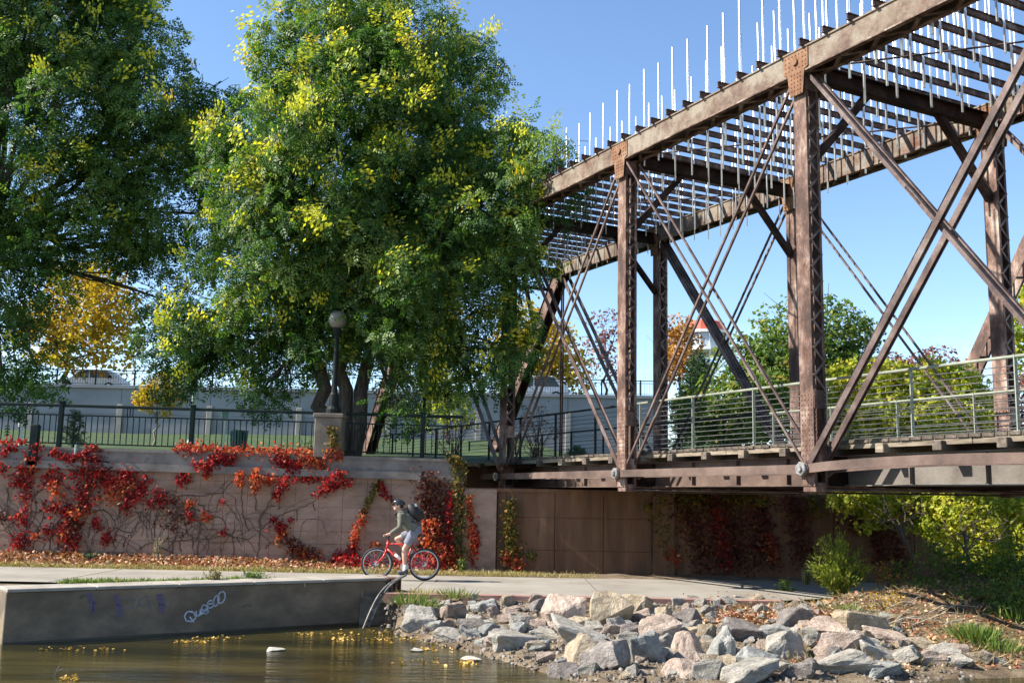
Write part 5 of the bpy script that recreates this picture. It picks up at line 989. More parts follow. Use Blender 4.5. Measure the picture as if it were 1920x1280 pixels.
# bank on the right: mulch, twigs, grass tufts, red leaves among the stones
def rb(rng, n):
    x = rng.uniform(4.0, 11, n); y = rng.uniform(14.8, 22, n); keep = (y > [waterline(a)+.3 for a in x]) & (y < [path_near(a)-.1 for a in x]); x, y = x[keep], y[keep]; return np.stack([x, y, [gh(a, b_)+.015 for a, b_ in zip(x, y)]], 1)
litter('bank_mulch', 'dry brown leaves and mulch over the right bank', 9000, rb, 'litter', .07, 211)
grassblades('bank_straw', 'flattened straw on the right bank', rb, 5000, 'drygrass', .2, 212, .03, 1.6)
def pxpatch(pts):
    def f(rng, n):
        out = []
        for px, py, w, h, k in pts:
            for _ in range(int(n*k)):
                p = hit_bank(px+rng.normal()*w*.5, py+rng.normal()*h*.5); out.append((p.x, p.y, gh(p.x, p.y)+rng.random()*.06))
        return np.array(out)
    return f
litter('bank_leaves', 'rusty red fallen leaves lodged among the stones', 1500, pxpatch([(1365, 1160, 70, 22, .3), (1400, 1148, 40, 26, .15), (1500, 1158, 90, 14, .22), (1590, 1178, 60, 16, .13), (1440, 1165, 60, 14, .1), (1345, 1122, 50, 8, .06), (1400, 1122, 60, 8, .06)]), 'litter', .07, 213, .6)
shr = pxpatch([(1395, 1150, 40, 30, 1)])
def tuft(label, px, py, seed, n=220, h=.3, mat='grass', r=.16):
    p = hit_bank(px, py); rng = np.random.default_rng(seed); t = thing('grass_tuft', label, 'grass', (p.x, p.y, gh(p.x, p.y)))
    q = rng.normal(size=(n, 3))*np.array((r, r*.8, 0)); D = q*2.2+rng.normal(size=(n, 3))*.3*r*3; D[:, 2] = .8
    scatter('blades', M[mat], simple(.035, .0), q, D, rng.uniform(.5, 1.2, n)*h, np.clip(rng.normal(.5, .25, n), 0, 1), t, rng=rng, kind='stuff'); MB().lathe((0, 0, -.02), [(r*.6, 0), (r*.35, .05)], 8).build('root_crown', M['dirt'], t)
tuft('bright green grass tuft on the right bank near the water', 1835, 1205, 321, 300, .3); tuft('second bright grass tuft, nearer the water on the right bank', 1870, 1222, 322, 200, .24); tuft('third bright grass tuft, highest of those on the right bank', 1815, 1192, 323, 200, .22); tuft('grass tuft against the rusty pile at the canal wall end', 765, 1135, 324, 160, .26); tuft('pale grass tuft below the kerb near the rusty pile', 790, 1118, 325, 240, .2, 'drygrass', .3); tuft('green grass tuft between the stones below the kerb', 855, 1122, 326, 170, .22); tuft('drooping grass tuft over the stones beside the pile', 792, 1148, 327, 100, .28); tuft('dull green grass mound above the pink stones', 1590, 1148, 328, 260, .16, 'grass', .2); tuft('dark grass tuft in the shade at the right edge', 1905, 1165, 329, 200, .3); tuft('dry grass tuft on top of the right bank', 1850, 1118, 330, 260, .18, 'drygrass', .4); tuft('pale dry stalks standing by the feathery shrub', 1512, 1100, 331, 60, .42, 'drygrass', .04)
tw_ = thing('twig_heap', 'tangle of dry branches lying on the right bank', 'branches', hit_bank(1690, 1160)); o_ = tw_.location.copy(); rg = np.random.default_rng(9)
for k in range(16):
    p = hit_bank(rg.uniform(1620, 1780), rg.uniform(1135, 1185))-o_; a = rg.uniform(-.6, .9); l = rg.uniform(.25, .7); d = Vector((math.cos(a)*l, -math.sin(a)*l*.6, rg.uniform(-.02, .16)))
    MB().tube([p+Vector((0, 0, .03)), p+d*.5+Vector((0, 0, .09)), p+d+Vector((0, 0, .03))], [.012, .009, .004], 5).build('branch', M['bark_pale'], tw_)
lg = thing('driftwood', 'straight grey stick lying on the stones below the kerb end', 'stick', (0, 0, 0)); a_, c_ = hit_bank(1462, 1158, .05), hit_bank(1508, 1146, .05); MB().tube([a_, a_.lerp(c_, .5)+Vector((0, 0, .02)), c_], [.035, .03, .02], 7).build('stick', M['bark_pale'], lg); MB().tube([a_.lerp(c_, .6), a_.lerp(c_, .6)+Vector((.05, -.06, .09))], [.014, .006], 5).build('branch_stub', M['bark_pale'], lg)
# ================================================================== STONES OF THE BANK
def rock_mesh(seed, kind=0):
    rng = np.random.default_rng(seed); bm = bmesh.new(); n = 16
    P = rng.normal(size=(n, 3)); P /= np.max(np.abs(P), axis=1, keepdims=True)**.75*np.linalg.norm(P, axis=1, keepdims=True)**.25
    P *= rng.uniform(.78, 1.0, (n, 1))
    vs = [bm.verts.new(p*.5) for p in P]; r = bmesh.ops.convex_hull(bm, input=vs); bmesh.ops.delete(bm, geom=[v for v in bm.verts if not v.link_faces], context='VERTS')
    bmesh.ops.dissolve_limit(bm, angle_limit=.3, verts=bm.verts, edges=bm.edges)
    bmesh.ops.bevel(bm, geom=list(bm.edges), offset=.022, segments=1, affect='EDGES', profile=.5, clamp_overlap=True)
    bmesh.ops.triangulate(bm, faces=bm.faces)
    for lim in (.26, .14): bmesh.ops.subdivide_edges(bm, edges=[e for e in bm.edges if e.calc_length() > lim], cuts=1, use_grid_fill=True); bmesh.ops.triangulate(bm, faces=bm.faces)
    off = Vector(rng.uniform(-50, 50, 3)); bm.normal_update()
    for v in bm.verts:
        c = v.co; q = noise.noise(c*3.1+off)*.055+noise.noise(c*7.3+off)*.03+noise.noise(c*15+off)*.014; st = noise.noise(Vector((c.x*.8, c.y*.8, c.z*9))+off)*.022
        v.co = c+v.normal*(q+st)
    bmesh.ops.recalc_face_normals(bm, faces=bm.faces); me = bpy.data.meshes.new('stone'); bm.to_mesh(me); bm.free()
    return me
RM = {}
def stone(label, px, py, w, h, mat, seed, group, tilt=None, deep=.75):
    p = hit_bank(px, py+h*.18); s = mpp(p.y); W, Hh = w*s*1.1, h*s*1.55; rng = np.random.default_rng(seed)
    key = (seed % 17, mat)
    if key not in RM: RM[key] = rock_mesh(500+key[0]); RM[key].materials.append(M[mat])
    o = bpy.data.objects.new('stone', RM[key]); COL.objects.link(o); o.scale = (W*1.08, max(W*deep, Hh*.8), max(Hh, W*.38))
    o.rotation_euler = (rng.uniform(-.35, .15), rng.uniform(-.3, .3) if tilt is None else tilt, rng.uniform(-.5, .5)); o.location = (p.x, p.y+.12*W, gh(p.x, p.y)+max(Hh, W*.38)*.10)
    return tag(o, label, 'stone', group)
GB = 'big stones of the bank'
BIG = [(855, 1150, 55, 32, 'rock_pink', 'pinkish stone below the kerb grass, left end of the bank'), (786, 1166, 62, 40, 'rock_grey', 'grey slab against the rusty pile'), (820, 1174, 36, 15, 'rock_blue', 'small bluish block at the left waterline'), (852, 1192, 70, 24, 'rock_grey', 'low grey slab at the waterline under the bluish block'), (905, 1140, 52, 32, 'rock_blue', 'blue grey stone beside the pinkish one'), (950, 1131, 32, 24, 'rock_tan', 'small square tan stone just below the kerb'), (890, 1177, 62, 30, 'rock_purple', 'purple grey stone in the left waterline group'), (916, 1186, 38, 27, 'rock_blue', 'pale bluish wedge stone at the left waterline'), (985, 1176, 58, 28, 'rock_grey', 'flat greenish grey stone left of the big pink boulder'), (1062, 1158, 84, 66, 'rock_pink', 'big pinkish boulder in the middle of the bank'), (1136, 1158, 86, 72, 'rock_tan', 'big grey tan boulder with a steep dark side'), (1196, 1150, 62, 52, 'rock_tan', 'brown boulder right of the grey tan one'), (958, 1206, 84, 32, 'rock_grey', 'grey angular stone at the water below the flat one'), (1022, 1196, 60, 30, 'rock_grey', 'grey stone under the big pink boulder'), (1112, 1198, 150, 44, 'rock_grey', 'long grey slab below the big boulders'), (1086, 1232, 72, 56, 'rock_tan', 'pale pyramid stone at the water, with mossy foot'), (1142, 1240, 84, 58, 'rock_purple', 'purple grey boulder half in the water'), (1216, 1226, 68, 62, 'rock_blue', 'bluish upright boulder near the water'), (1236, 1188, 82, 44, 'rock_pink', 'rounded pink stone above the bluish boulder'), (1290, 1164, 58, 34, 'rock_purple', 'dark grey stone left of the red leaves'), (1296, 1226, 62, 62, 'rock_pink', 'tall tan pink boulder in the middle waterline'), (1352, 1224, 54, 74, 'rock_blue', 'dark bluish upright boulder right of the tan pink one'), (1386, 1192, 92, 40, 'rock_purple', 'dark grey block under the red leaves'), (1452, 1190, 70, 32, 'rock_blue', 'blue grey stone right of the dark block'), (1492, 1174, 62, 42, 'rock_purple', 'flat faced purple grey slab standing on edge'), (1476, 1220, 94, 46, 'rock_grey', 'light grey split stone below the flat faced slab'), (1420, 1246, 84, 44, 'rock_blue', 'bluish stone low at the water, middle right'), (1560, 1184, 84, 36, 'rock_pink', 'smooth pink stone right of the flat faced slab'), (1578, 1216, 98, 42, 'rock_pink', 'pink stone with a dark flat side, low on the bank'), (1612, 1176, 92, 44, 'rock_tan', 'tan slab leaning below the green mound'), (1668, 1196, 84, 32, 'rock_pink', 'low pinkish stone on the right of the bank'), (1660, 1228, 104, 44, 'rock_grey', 'grey slab sloping to the water on the right'), (1762, 1226, 74, 30, 'rock_grey', 'grey stone at the right waterline'), (1802, 1221, 44, 22, 'rock_pink', 'small pink stone right of the grey waterline stone'), (1592, 1250, 124, 38, 'rock_grey', 'wide pale stone in front at the right waterline'), (1402, 1268, 120, 38, 'rock_grey', 'pale flat stone at the bottom edge, centre right'), (1330, 1264, 64, 44, 'rock_grey', 'grey stone at the bottom edge under the bluish upright boulder'), (1276, 1262, 66, 40, 'rock_pink', 'pale pink stone at the bottom edge, centre'), (1500, 1262, 74, 38, 'rock_purple', 'purple stone at the bottom edge, right of centre'), (1655, 1260, 94, 26, 'rock_blue', 'bluish flat stone at the bottom right waterline'), (1720, 1210, 60, 26, 'rock_tan', 'tan stone below the dry branches'), (1010, 1140, 40, 26, 'rock_purple', 'dark stone between tan block and pink boulder'), (1062, 1262, 60, 26, 'rock_purple', 'wet dark stone at the bottom edge beside the current')]
for i, (px, py, w, h, mt, lb) in enumerate(BIG): stone(lb, px, py, w, h, mt, 40+i*7, GB)
rg = random.Random(5); mats = ['rock_grey', 'rock_blue', 'rock_pink', 'rock_tan', 'rock_purple']
SM = [(1420, 1127, 36, 18, 'rock_tan'), (1425, 1145, 27, 20, 'rock_grey'), (1460, 1142, 24, 24, 'rock_purple'), (1490, 1138, 28, 18, 'rock_tan'), (1510, 1132, 22, 22, 'rock_pink'), (1520, 1150, 26, 14, 'rock_blue'), (1375, 1130, 32, 15, 'rock_blue'), (1340, 1130, 30, 13, 'rock_grey'), (1270, 1128, 22, 13, 'rock_grey'), (1290, 1141, 22, 16, 'rock_pink'), (1245, 1160, 34, 30, 'rock_tan'), (1315, 1130, 24, 14, 'rock_grey'), (1540, 1137, 24, 14, 'rock_grey'), (960, 1148, 36, 16, 'rock_pink'), (966, 1160, 42, 16, 'rock_blue'), (1255, 1175, 42, 24, 'rock_grey'), (925, 1150, 26, 18, 'rock_pink')]
SM += [(1700, 1235, 60, 30, 'rock_grey'), (1740, 1240, 70, 28, 'rock_pink'), (1790, 1242, 60, 24, 'rock_grey'), (1835, 1236, 54, 24, 'rock_tan'), (1880, 1242, 60, 22, 'rock_grey'), (1690, 1212, 34, 20, 'rock_pink'), (1640, 1208, 40, 22, 'rock_grey'), (1545, 1200, 34, 22, 'rock_tan'), (1520, 1190, 30, 20, 'rock_grey'), (1440, 1212, 34, 24, 'rock_pink'), (1325, 1190, 40, 26, 'rock_tan'), (1180, 1200, 44, 26, 'rock_grey'), (1060, 1205, 40, 24, 'rock_pink'), (1180, 1185, 40, 22, 'rock_purple'), (1010, 1215, 44, 22, 'rock_blue'), (1325, 1150, 34, 20, 'rock_grey'), (1250, 1210, 40, 26, 'rock_grey'), (1370, 1245, 40, 26, 'rock_tan'), (1470, 1255, 40, 22, 'rock_grey'), (1540, 1245, 44, 22, 'rock_pink')]
for _ in range(32):
    x = rg.uniform(880, 1660); t = rg.random(); y = lerp(1135 if x < 1480 else 1150+(x-1480)*.12, interp(x, [880, 1060, 1150, 1700], [1200, 1250, 1272, 1252]), t); s_ = rg.uniform(24, 38); SM.append((x, y, s_*1.35, s_*.8, rg.choice(['rock_grey', 'rock_grey', 'rock_blue', 'rock_pink', 'rock_tan'])))
for _ in range(165):
    x = rg.uniform(770, 1700); t = rg.random(); top = 1122 if x < 1480 else 1135+(x-1480)*.12; bot = interp(x, [760, 900, 1060, 1150, 1700], [1182, 1208, 1255, 1275, 1255])
    y = lerp(top, bot, t**1.3); s_ = rg.uniform(7, 21)*(1+.5*t); SM.append((x, y, s_*1.3, s_*.75, rg.choice(mats)))
names = dict(rock_grey='grey', rock_blue='bluish', rock_pink='pinkish', rock_tan='tan', rock_purple='purple grey')
used = {}
def near_label(px, py, colour):
    c = sorted(BIG, key=lambda q: (q[0]-px)**2+((q[1]-py)*2)**2)
    for big in c[:6]:
        dx, dy = px-big[0], py-big[1]; d_ = ('right of' if dx > 0 else 'left of') if abs(dx) > abs(dy)*1.6 else ('below' if dy > 0 else 'above')
        for word in ('small', 'wedged little', 'half-buried small'):
            lab = '%s %s filler stone %s the %s' % (word, colour, d_, big[5].split(',')[0])
            if lab not in used and len(lab.split()) <= 16: used[lab] = 1; return lab
    return lab
for i, (px, py, w, h, mt) in enumerate(SM): stone(near_label(px, py, names[mt]), px, py, w, h, mt, 900+i*5, 'small filler stones of the bank')
def gv(rng, n):
    x = rng.uniform(-2.2, 6.5, n); y = rng.uniform(12.6, 19.7, n); keep = (y > [waterline(q)-.25 for q in x]) & (y < [path_near(q)-.03 for q in x]); x, y = x[keep], y[keep]; return np.stack([x, y, [gh(q, r) for q, r in zip(x, y)]], 1)
rngg = np.random.default_rng(77); P = gv(rngg, 9000); V0 = np.array([(-.5, -.4, 0), (.5, -.5, 0), (.45, .5, 0), (-.4, .45, 0), (-.3, -.2, .5), (.25, -.3, .45), (.3, .25, .55), (-.25, .3, .4)]); Q0 = np.array([(4, 5, 6, 7), (0, 1, 5, 4), (1, 2, 6, 5), (2, 3, 7, 6), (3, 0, 4, 7)])
R = frames(np.concatenate([rngg.normal(size=(len(P), 2)), rngg.normal(size=(len(P), 1))*.25], 1), rngg); S = rngg.uniform(.02, .085, len(P))**1.0*rngg.uniform(.5, 1.2, len(P)); R = np.stack([R[:, :, 0], R[:, :, 1], np.tile(np.array([[0, 0, 1.0]]), (len(P), 1))], 2)
V = np.einsum('nij,mj->nmi', R, V0)*S[:, None, None]+P[:, None, :]-np.array((0, 0, .008)); Q = (Q0[None]+(np.arange(len(P))*8)[:, None, None]).reshape(-1, 4)
M['gravel'] = leafmat('bank_gravel', [(0, (.05, .04, .03)), (.4, (.13, .11, .09)), (.75, (.2, .175, .145)), (1, (.28, .25, .22))], .0, .9)
tag(npmesh('gravel', V.reshape(-1, 3), Q, M['gravel'], None, np.repeat(rngg.random(len(P)), 8)), 'loose gravel and pebbles between the bank stones', 'gravel', kind='stuff')
# moss and debris at the waterline, drifting leaves, foam litter
def fl(rng, n):
    out = []
    for px, py, w, h, k in [(740, 1183, 60, 4, .10), (800, 1196, 60, 6, .10), (860, 1203, 50, 6, .10), (640, 1196, 14, 4, .06), (700, 1200, 60, 6, .06), (810, 1217, 30, 5, .06), (875, 1240, 22, 6, .08), (990, 1230, 50, 5, .07), (930, 1215, 50, 4, .06), (360, 1202, 40, 2, .05), (130, 1272, 20, 6, .05), (600, 1188, 80, 3, .05), (150, 1216, 80, 3, .03), (1030, 1240, 40, 6, .06), (400, 1196, 60, 3, .03), (780, 1240, 80, 10, .03)]:
        for _ in range(int(n*k)):
            p = onz(px+rng.normal()*w*.5, py+rng.normal()*h*.5, ZW+.012); out.append((p.x, p.y, ZW+.008+rng.random()*.02))
    return np.array(out)
litter('drifting_leaves', 'golden leaves and scum drifting at the water edge', 850, fl, 'litter_gold', .055, 221, .12)
def foampiece(label, px, py, w, seed):
    p = onz(px, py, ZW); s = mpp(p.y)*w; me = rock_mesh(seed); me.materials.append(M['foam']); o = bpy.data.objects.new('foam_litter', me); COL.objects.link(o); o.location = (p.x, p.y, ZW+.015); o.scale = (s, s*.6, s*.28); tag(o, label, 'litter')
foampiece('flat white scrap floating in front of the canal wall', 513, 1219, 44, 801); foampiece('white foam lump floating below the ladder, near the drift leaves', 780, 1220, 32, 802); foampiece('long pale scrap stuck at the riffle left of the pale pyramid stone', 885, 1237, 46, 803)
p = onz(108, 1265, ZW); st_ = thing('floating_stick', 'forked straw coloured stick poking from the water at the bottom left', 'stick', p); MB().tube([(-.06, 0, -.1), (-.02, 0, .05), (.03, 0, .16)], [.01, .008, .004], 5).build('stem', M['bark_pale'], st_); MB().tube([(-.02, 0, .05), (.06, 0, .08)], [.007, .004], 5).build('fork', M['bark_pale'], st_)
# ================================================================== THE CYCLIST
CYY = 23.1
rear_c = at(796, 1056, CYY); GZ = .004
BBX = rear_c.x-.43
bk = thing('bicycle', 'red bicycle with black tyres heading left on the path', 'bicycle', (BBX, CYY, GZ))
WR = .345
def wheel(x):
    w = bpy.data.objects.new('wheel', None); COL.objects.link(w); w.parent = bk; w.location = (x, 0, WR)
    def ring(R, r, name, mat, n=40, k=8):
        m = MB(); V = []; Fs = []
        for i in range(n):
            a = math.tau*i/n
            for j in range(k): q = math.tau*j/k; V.append(((R+r*math.cos(q))*math.cos(a), r*math.sin(q), (R+r*math.cos(q))*math.sin(a)))
        for i in range(n):
            for j in range(k): Fs.append((i*k+j, i*k+(j+1) % k, ((i+1) % n)*k+(j+1) % k, ((i+1) % n)*k+j))
        m.add(V, Fs); m.build(name, mat, w, smooth=True)
    ring(WR-.02, .02, 'tyre', M['black']); ring(WR-.05, .013, 'rim', M['silver'])
    m = MB()
    for i in range(20):
        a = math.tau*i/20; s = .03 if i % 2 else -.03; m.tube([(.02*math.cos(a+.6), s, .02*math.sin(a+.6)), ((WR-.05)*math.cos(a), 0, (WR-.05)*math.sin(a))], .0022, 3)
    m.build('spokes', M['silver'], w, kind='stuff'); MB().tube([(0, -.05, 0), (0, .05, 0)], .022, 10).build('hub', M['silver'], w)
    MB().tube([(0, -.022, 0), (0, -.018, 0)], .05, 16).build('disc', M['silver'], w)
FX, RX = -.61, .43
wheel(FX); wheel(RX)
bb = Vector((0, 0, .29)); st = Vector((.17, 0, .80)); hd0 = Vector((-.41, 0, .62)); hd1 = Vector((-.375, 0, .84)); sad = Vector((.215, 0, .955)); fa = Vector((FX, 0, WR)); ra = Vector((RX, 0, WR)); rp = M['redpaint']
def tb(nm, pts, r, mat=None): return MB().tube(pts, r, 10).build(nm, mat or rp, bk, smooth=True)
tb('down_tube', [hd0+Vector((.02, 0, .04)), bb], .026); tb('top_tube', [hd1-Vector((-.01, 0, .06)), st-Vector((.01, 0, .06))], .02); tb('seat_tube', [bb, st], .02); tb('head_tube', [hd0, hd1], .027)
for s in (-1, 1):
    tb('fork_blade', [hd0+Vector((0, s*.05, 0)), hd0+Vector((-.05, s*.055, -.12)), fa+Vector((0, s*.055, 0))], [.024, .022, .014]); tb('chain_stay', [bb+Vector((0, s*.03, 0)), ra+Vector((0, s*.06, 0))], .012); tb('seat_stay', [st+Vector((0, s*.02, -.08)), ra+Vector((0, s*.06, 0))], .010)
tb('fork_crown', [hd0+Vector((0, -.06, 0)), hd0+Vector((0, .06, 0))], .026); tb('seat_post', [st, sad-Vector((0, 0, .03))], .015, M['black']); tb('stem', [hd1, hd1+Vector((.01, 0, .06)), hd1+Vector((-.06, 0, .09))], .017, M['black'])
HB = hd1+Vector((-.06, 0, .09))
hbar = tb('handlebar', [HB+Vector((.05, -.31, .0)), HB+Vector((0, -.10, .0)), HB, HB+Vector((0, .10, .0)), HB+Vector((.05, .31, .0))], .014, M['black'])
for s in (-1, 1): MB().tube([HB+Vector((.033, s*.20, 0)), HB+Vector((.05, s*.32, 0))], .018, 8).build('grip', M['black'], hbar)
MB().add([(sad.x+x, y, sad.z+z) for x, y, z in [(-.15, -.02, .0), (-.15, .02, .0), (-.02, .035, .015), (.11, .075, .025), (.13, 0, .035), (.11, -.075, .025), (-.02, -.035, .015), (-.13, -.015, -.03), (-.13, .015, -.03), (.1, .05, -.03), (.1, -.05, -.03)]], [(0, 1, 2, 6), (6, 2, 3, 4), (6, 4, 5), (0, 7, 8, 1), (1, 8, 9, 3, 2), (0, 6, 5, 10, 7), (3, 9, 10, 5, 4), (7, 10, 9, 8)]).build('saddle', M['black'], bk)
MB().tube([bb+Vector((0, -.052, 0)), bb+Vector((0, -.046, 0))], .09, 20).build('chainring', M['silver'], bk)
ca = math.radians(255); crk = Vector((math.cos(ca), 0, math.sin(ca)))*.17
for s, d in ((-1, crk), (1, -crk)):
    c_ = MB().bar(bb+Vector((0, s*.065, 0)), bb+d+Vector((0, s*.075, 0)), .014, .024, (0, 1, 0)).build('crank', M['silver'], bk); MB().box(bb+d+Vector((0, s*.12, 0)), (.10, .085, .022)).build('pedal', M['black'], c_)
m = MB().tube([bb+Vector((0, -.05, .088)), ra+Vector((0, -.05, .04))], .006, 4).tube([bb+Vector((0, -.05, -.088)), ra+Vector((0, -.05, -.04))], .006, 4); m.build('chain', M['silver'], bk)
tb('bottle', [bb.lerp(hd0, .30)+Vector((.03, 0, .05)), bb.lerp(hd0, .62)+Vector((.03, 0, .05))], .036, M['white'])
# person: one skin surface, clothes over it
pr = thing('person', 'cyclist in olive jacket, grey shorts and dark helmet riding left', 'person', (BBX, CYY, GZ))
V_ = Vector
hipc = sad+V_((.0, 0, .085)); sh = V_((-.10, 0, 1.41)); neck = V_((-.125, 0, 1.475)); head = V_((-.185, 0, 1.59))
def pt(a, y): return V_((a[0], y, a[2]))
pedN = bb+crk+V_((0, -.12, .012)); pedF = bb-crk+V_((0, .12, .012))
ankN = pedN+V_((.06, 0, .095)); ankF = pedF+V_((.06, 0, .10)); hipN = hipc+V_((-.02, -.09, .0)); hipF = hipc+V_((-.02, .09, .0))
def knee(h, a, l1=.43, l2=.43):
    d = a-h; L_ = min(d.length, l1+l2-.002); t = (l1*l1-l2*l2+L_*L_)/(2*L_); k = math.sqrt(max(0, l1*l1-t*t)); u = d.normalized(); f = V_((-1, 0, .25)); f = (f-u*f.dot(u)).normalized(); return h+u*t+f*k
knN, knF = knee(hipN, ankN), knee(hipF, ankF)
shN, shF = sh+V_((0, -.175, 0)), sh+V_((-.01, .175, 0)); haN, haF = HB+V_((.04, -.27, .025)), HB+V_((.04, .27, .025))
def elbow(s, h, l1=.30, l2=.27):
    d = h-s; L_ = min(d.length, l1+l2-.004); t = (l1*l1-l2*l2+L_*L_)/(2*L_); k = math.sqrt(max(0, l1*l1-t*t)); u = d.normalized(); f = V_((.35, (-1 if s.y < 0 else 1)*.6, -1)); f = (f-u*f.dot(u)).normalized(); return s+u*t+f*k
wrN, wrF = haN+V_((.07, 0, .03)), haF+V_((.07, 0, .03)); elN, elF = elbow(shN, wrN), elbow(shF, wrF)
def remesh(m, name, mat, parent, vox, sm=4):
    me = m.mesh('tmp'); o = bpy.data.objects.new('tmp', me); COL.objects.link(o); r = o.modifiers.new('r', 'REMESH'); r.mode = 'VOXEL'; r.voxel_size = vox
    s = o.modifiers.new('s', 'SMOOTH'); s.iterations = sm; s.factor = .5
    dg = bpy.context.evaluated_depsgraph_get(); me2 = bpy.data.meshes.new_from_object(o.evaluated_get(dg)); bpy.data.objects.remove(o); bpy.data.meshes.remove(me); me2.name = name
    me2.materials.clear(); return link(name, me2, mat, parent, True)
M['skin'] = flat('skin', (.55, .32, .23), .55); M['jacket'] = surf('olive_grey_fleece', [(.3, (.10, .10, .075)), (.7, (.19, .185, .14))], 14, 6, .95, .4, 60, 0); M['shorts'] = surf('grey_blue_shorts', [(.3, (.13, .14, .18)), (.7, (.24, .25, .3))], 9, 6, .9, .3, 60, 0); M['hair'] = flat('dark_hair', (.025, .018, .013), .8); M['helmet'] = flat('dark_glossy_helmet', (.03, .032, .036), .25)
body = MB()
for h, k, a in ((hipN, knN, ankN), (hipF, knF, ankF)):
    body.tube([h, h.lerp(k, .35), h.lerp(k, .8), k], [.088, .082, .060, .055], 12); body.tube([k, k.lerp(a, .3), k.lerp(a, .7), a], [.055, .06, .042, .036], 12); body.ell(k, (.056, .056, .056))
    body.tube([a, a+V_((-.02, 0, -.04)), a+V_((-.12, 0, -.065))], [.036, .035, .025], 10)
body.tube([hipc, hipc.lerp(sh, .35), hipc.lerp(sh, .75), sh, neck], [.14, .135, .155, .12, .06], 14); body.tube([shN, shF], .06, 10)
for s, e, w in ((shN, elN, wrN), (shF, elF, wrF)): body.tube([s, s.lerp(e, .5), e, e.lerp(w, .4), w], [.056, .05, .042, .04, .028], 10)
body.tube([neck-V_((0, 0, .03)), head+V_((.02, 0, -.04))], [.056, .052], 10)
body.ell(head, (.095, .076, .118), 16, 12); body.ell(head+V_((-.045, 0, -.06)), (.055, .052, .05))
body.tube([head+V_((-.085, 0, .015)), head+V_((-.118, 0, -.022)), head+V_((-.09, 0, -.03))], [.012, .016, .012], 8)                       # nose
body.tube([head+V_((-.092, -.02, -.062)), head+V_((-.098, 0, -.060)), head+V_((-.092, .02, -.062))], .008, 6)                              # mouth
for s in (-1, 1): body.ell(head+V_((.012, s*.078, -.01)), (.018, .010, .03), 8, 6)                                                       # ears
for w, ha, s in ((wrN, haN, -1), (wrF, haF, 1)):
    pal = ha+V_((.015, 0, .012)); body.tube([w, pal], [.027, .036], 10); body.ell(pal, (.045, .042, .02))
    for k, l in enumerate((.9, 1.0, .97, .8)):
        o_ = V_((0, (k-1.5)*.021, 0)); body.tube([pal+V_((-.03, 0, .008))+o_, pal+V_((-.062*l, 0, .0))+o_, pal+V_((-.072*l, 0, -.028))+o_, pal+V_((-.045*l, 0, -.046))+o_], [.0105, .010, .0095, .008], 7)
    body.tube([pal+V_((.01, -s*.035, 0)), pal+V_((-.015, -s*.058, -.014)), pal+V_((-.04, -s*.05, -.034))], [.012, .011, .009], 7)
remesh(body, 'body', M['skin'], pr, .0075, 2)
jk = MB(); jk.tube([hipc+V_((.0, 0, .035)), hipc.lerp(sh, .35), hipc.lerp(sh, .75), sh, neck+V_((0, 0, -.01))], [.165, .158, .178, .145, .072], 16); jk.tube([shN, shF], .082, 12)
for s, e, w in ((shN, elN, wrN), (shF, elF, wrF)): jk.tube([s, s.lerp(e, .5), e, e.lerp(w, .4), w.lerp(e, .08)], [.08, .068, .06, .055, .042], 12)
remesh(jk, 'jacket', M['jacket'], pr, .014, 3)
sh_ = MB(); sh_.tube([hipc+V_((.02, 0, -.06)), hipc+V_((-.02, 0, .10))], [.13, .155], 14)
for h, k in ((hipN, knN), (hipF, knF)): sh_.tube([h, h.lerp(k, .4), h.lerp(k, .72)], [.112, .105, .094], 12)
remesh(sh_, 'shorts', M['shorts'], pr, .014, 3)
for a, p_ in ((ankN, pedN), (ankF, pedF)):
    so = MB().tube([a+V_((.005, 0, .10)), a, a+V_((-.01, 0, -.03))], [.045, .042, .042], 12); so.build('sock', M['white'], pr, smooth=True)
    s_ = MB(); s_.ell(a+V_((-.045, 0, -.055)), (.135, .047, .038), 14, 8); s_.ell(a+V_((.02, 0, -.03)), (.055, .045, .045), 12, 8); s_.box(a+V_((-.045, 0, -.085)), (.25, .075, .018)); remesh(s_, 'shoe', flat('dark_grey_shoe', (.06, .065, .08), .7), pr, .008, 2)
he = MB(); rot = Matrix.Rotation(.18, 3, 'Y'); he.ell(head+V_((.012, 0, .058)), (.138, .102, .088), 20, 12, rot)
hme = he.mesh('helmet'); bm = bmesh.new(); bm.from_mesh(hme); bmesh.ops.bisect_plane(bm, geom=bm.verts[:]+bm.edges[:]+bm.faces[:], plane_co=head+V_((0, 0, .03)), plane_no=V_((-.12, 0, -1)), clear_outer=True); bmesh.ops.recalc_face_normals(bm, faces=bm.faces); bm.to_mesh(hme); bm.free()
hl = link('helmet', hme, M['helmet'], pr, True); sm_ = hl.modifiers.new('thickness', 'SOLIDIFY'); sm_.thickness = .014
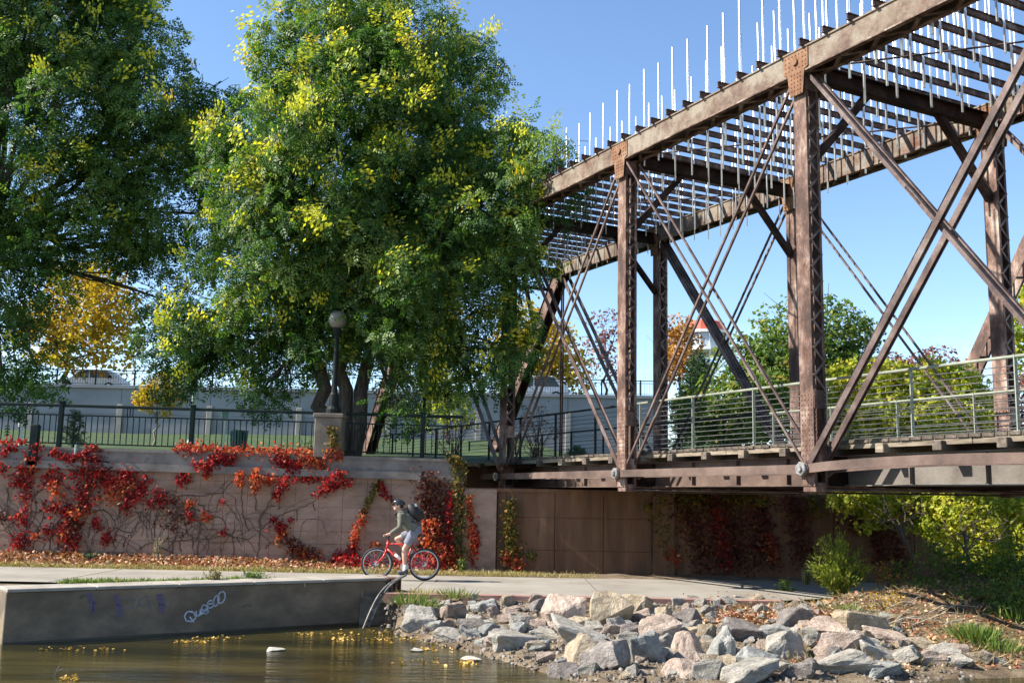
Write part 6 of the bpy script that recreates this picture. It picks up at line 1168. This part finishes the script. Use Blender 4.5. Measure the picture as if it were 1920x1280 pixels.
MB().tube([head+V_((-.11, -.07, .035)), head+V_((-.155, 0, .03)), head+V_((-.11, .07, .035))], .012, 6).build('visor', M['helmet'], hl)
MB().tube([head+V_((.0, -.085, .03)), head+V_((-.03, -.06, -.07)), head+V_((-.05, 0, -.115)), head+V_((-.03, .06, -.07)), head+V_((.0, .085, .03))], .006, 5).build('strap', M['black'], hl)
gl = MB()
for s in (-1, 1): gl.ell(head+V_((-.088, s*.032, .012)), (.012, .026, .016), 10, 6)
gl.tube([head+V_((-.08, -.058, .014)), head+V_((.0, -.08, .012))], .004, 5); gl.build('sunglasses', M['black'], pr)
MB().ell(head+V_((.055, 0, -.005)), (.055, .07, .06), 12, 8).build('hair', M['hair'], pr, smooth=True)
# backpack worn on the back
ax = (sh-hipc).normalized(); bn_ = V_((ax.z, 0, -ax.x)); c0 = hipc.lerp(sh, .70)+bn_*.245
bp_ = thing('backpack', 'black backpack with grey patches on the cyclist back', 'backpack', (BBX, CYY, GZ))
Rm = Matrix((tuple(bn_), (0, 1, 0), tuple(ax))).transposed()
b_ = MB(); b_.ell(c0, (.12, .155, .23), 18, 12, Rm); b_.ell(c0+bn_*.07-ax*.08, (.08, .12, .12), 14, 10, Rm); remesh(b_, 'bag', flat('black_nylon', (.014, .014, .016), .65), bp_, .012, 3)
for s in (-1, 1): MB().tube([c0+ax*.17-bn_*.08+V_((0, s*.09, 0)), sh+V_((.02, s*.11, .105)), sh+V_((-.15, s*.12, .0)), hipc.lerp(sh, .45)+V_((-.15, s*.14, 0)), c0-ax*.17-bn_*.08+V_((0, s*.13, 0))], .017, 6).build('strap', M['black'], bp_)
MB().tube([c0+ax*.21+V_((0, -.03, 0)), c0+ax*.26, c0+ax*.21+V_((0, .03, 0))], .008, 6).build('handle', M['black'], bp_)
for k, (u, v) in enumerate(((.09, .07), (.12, -.02))): MB().box(c0+bn_*(.09+u*.3)+ax*u+V_((0, -.105, 0)), (.05, .012, .03)).build('reflective_patch', M['silver'], bp_)
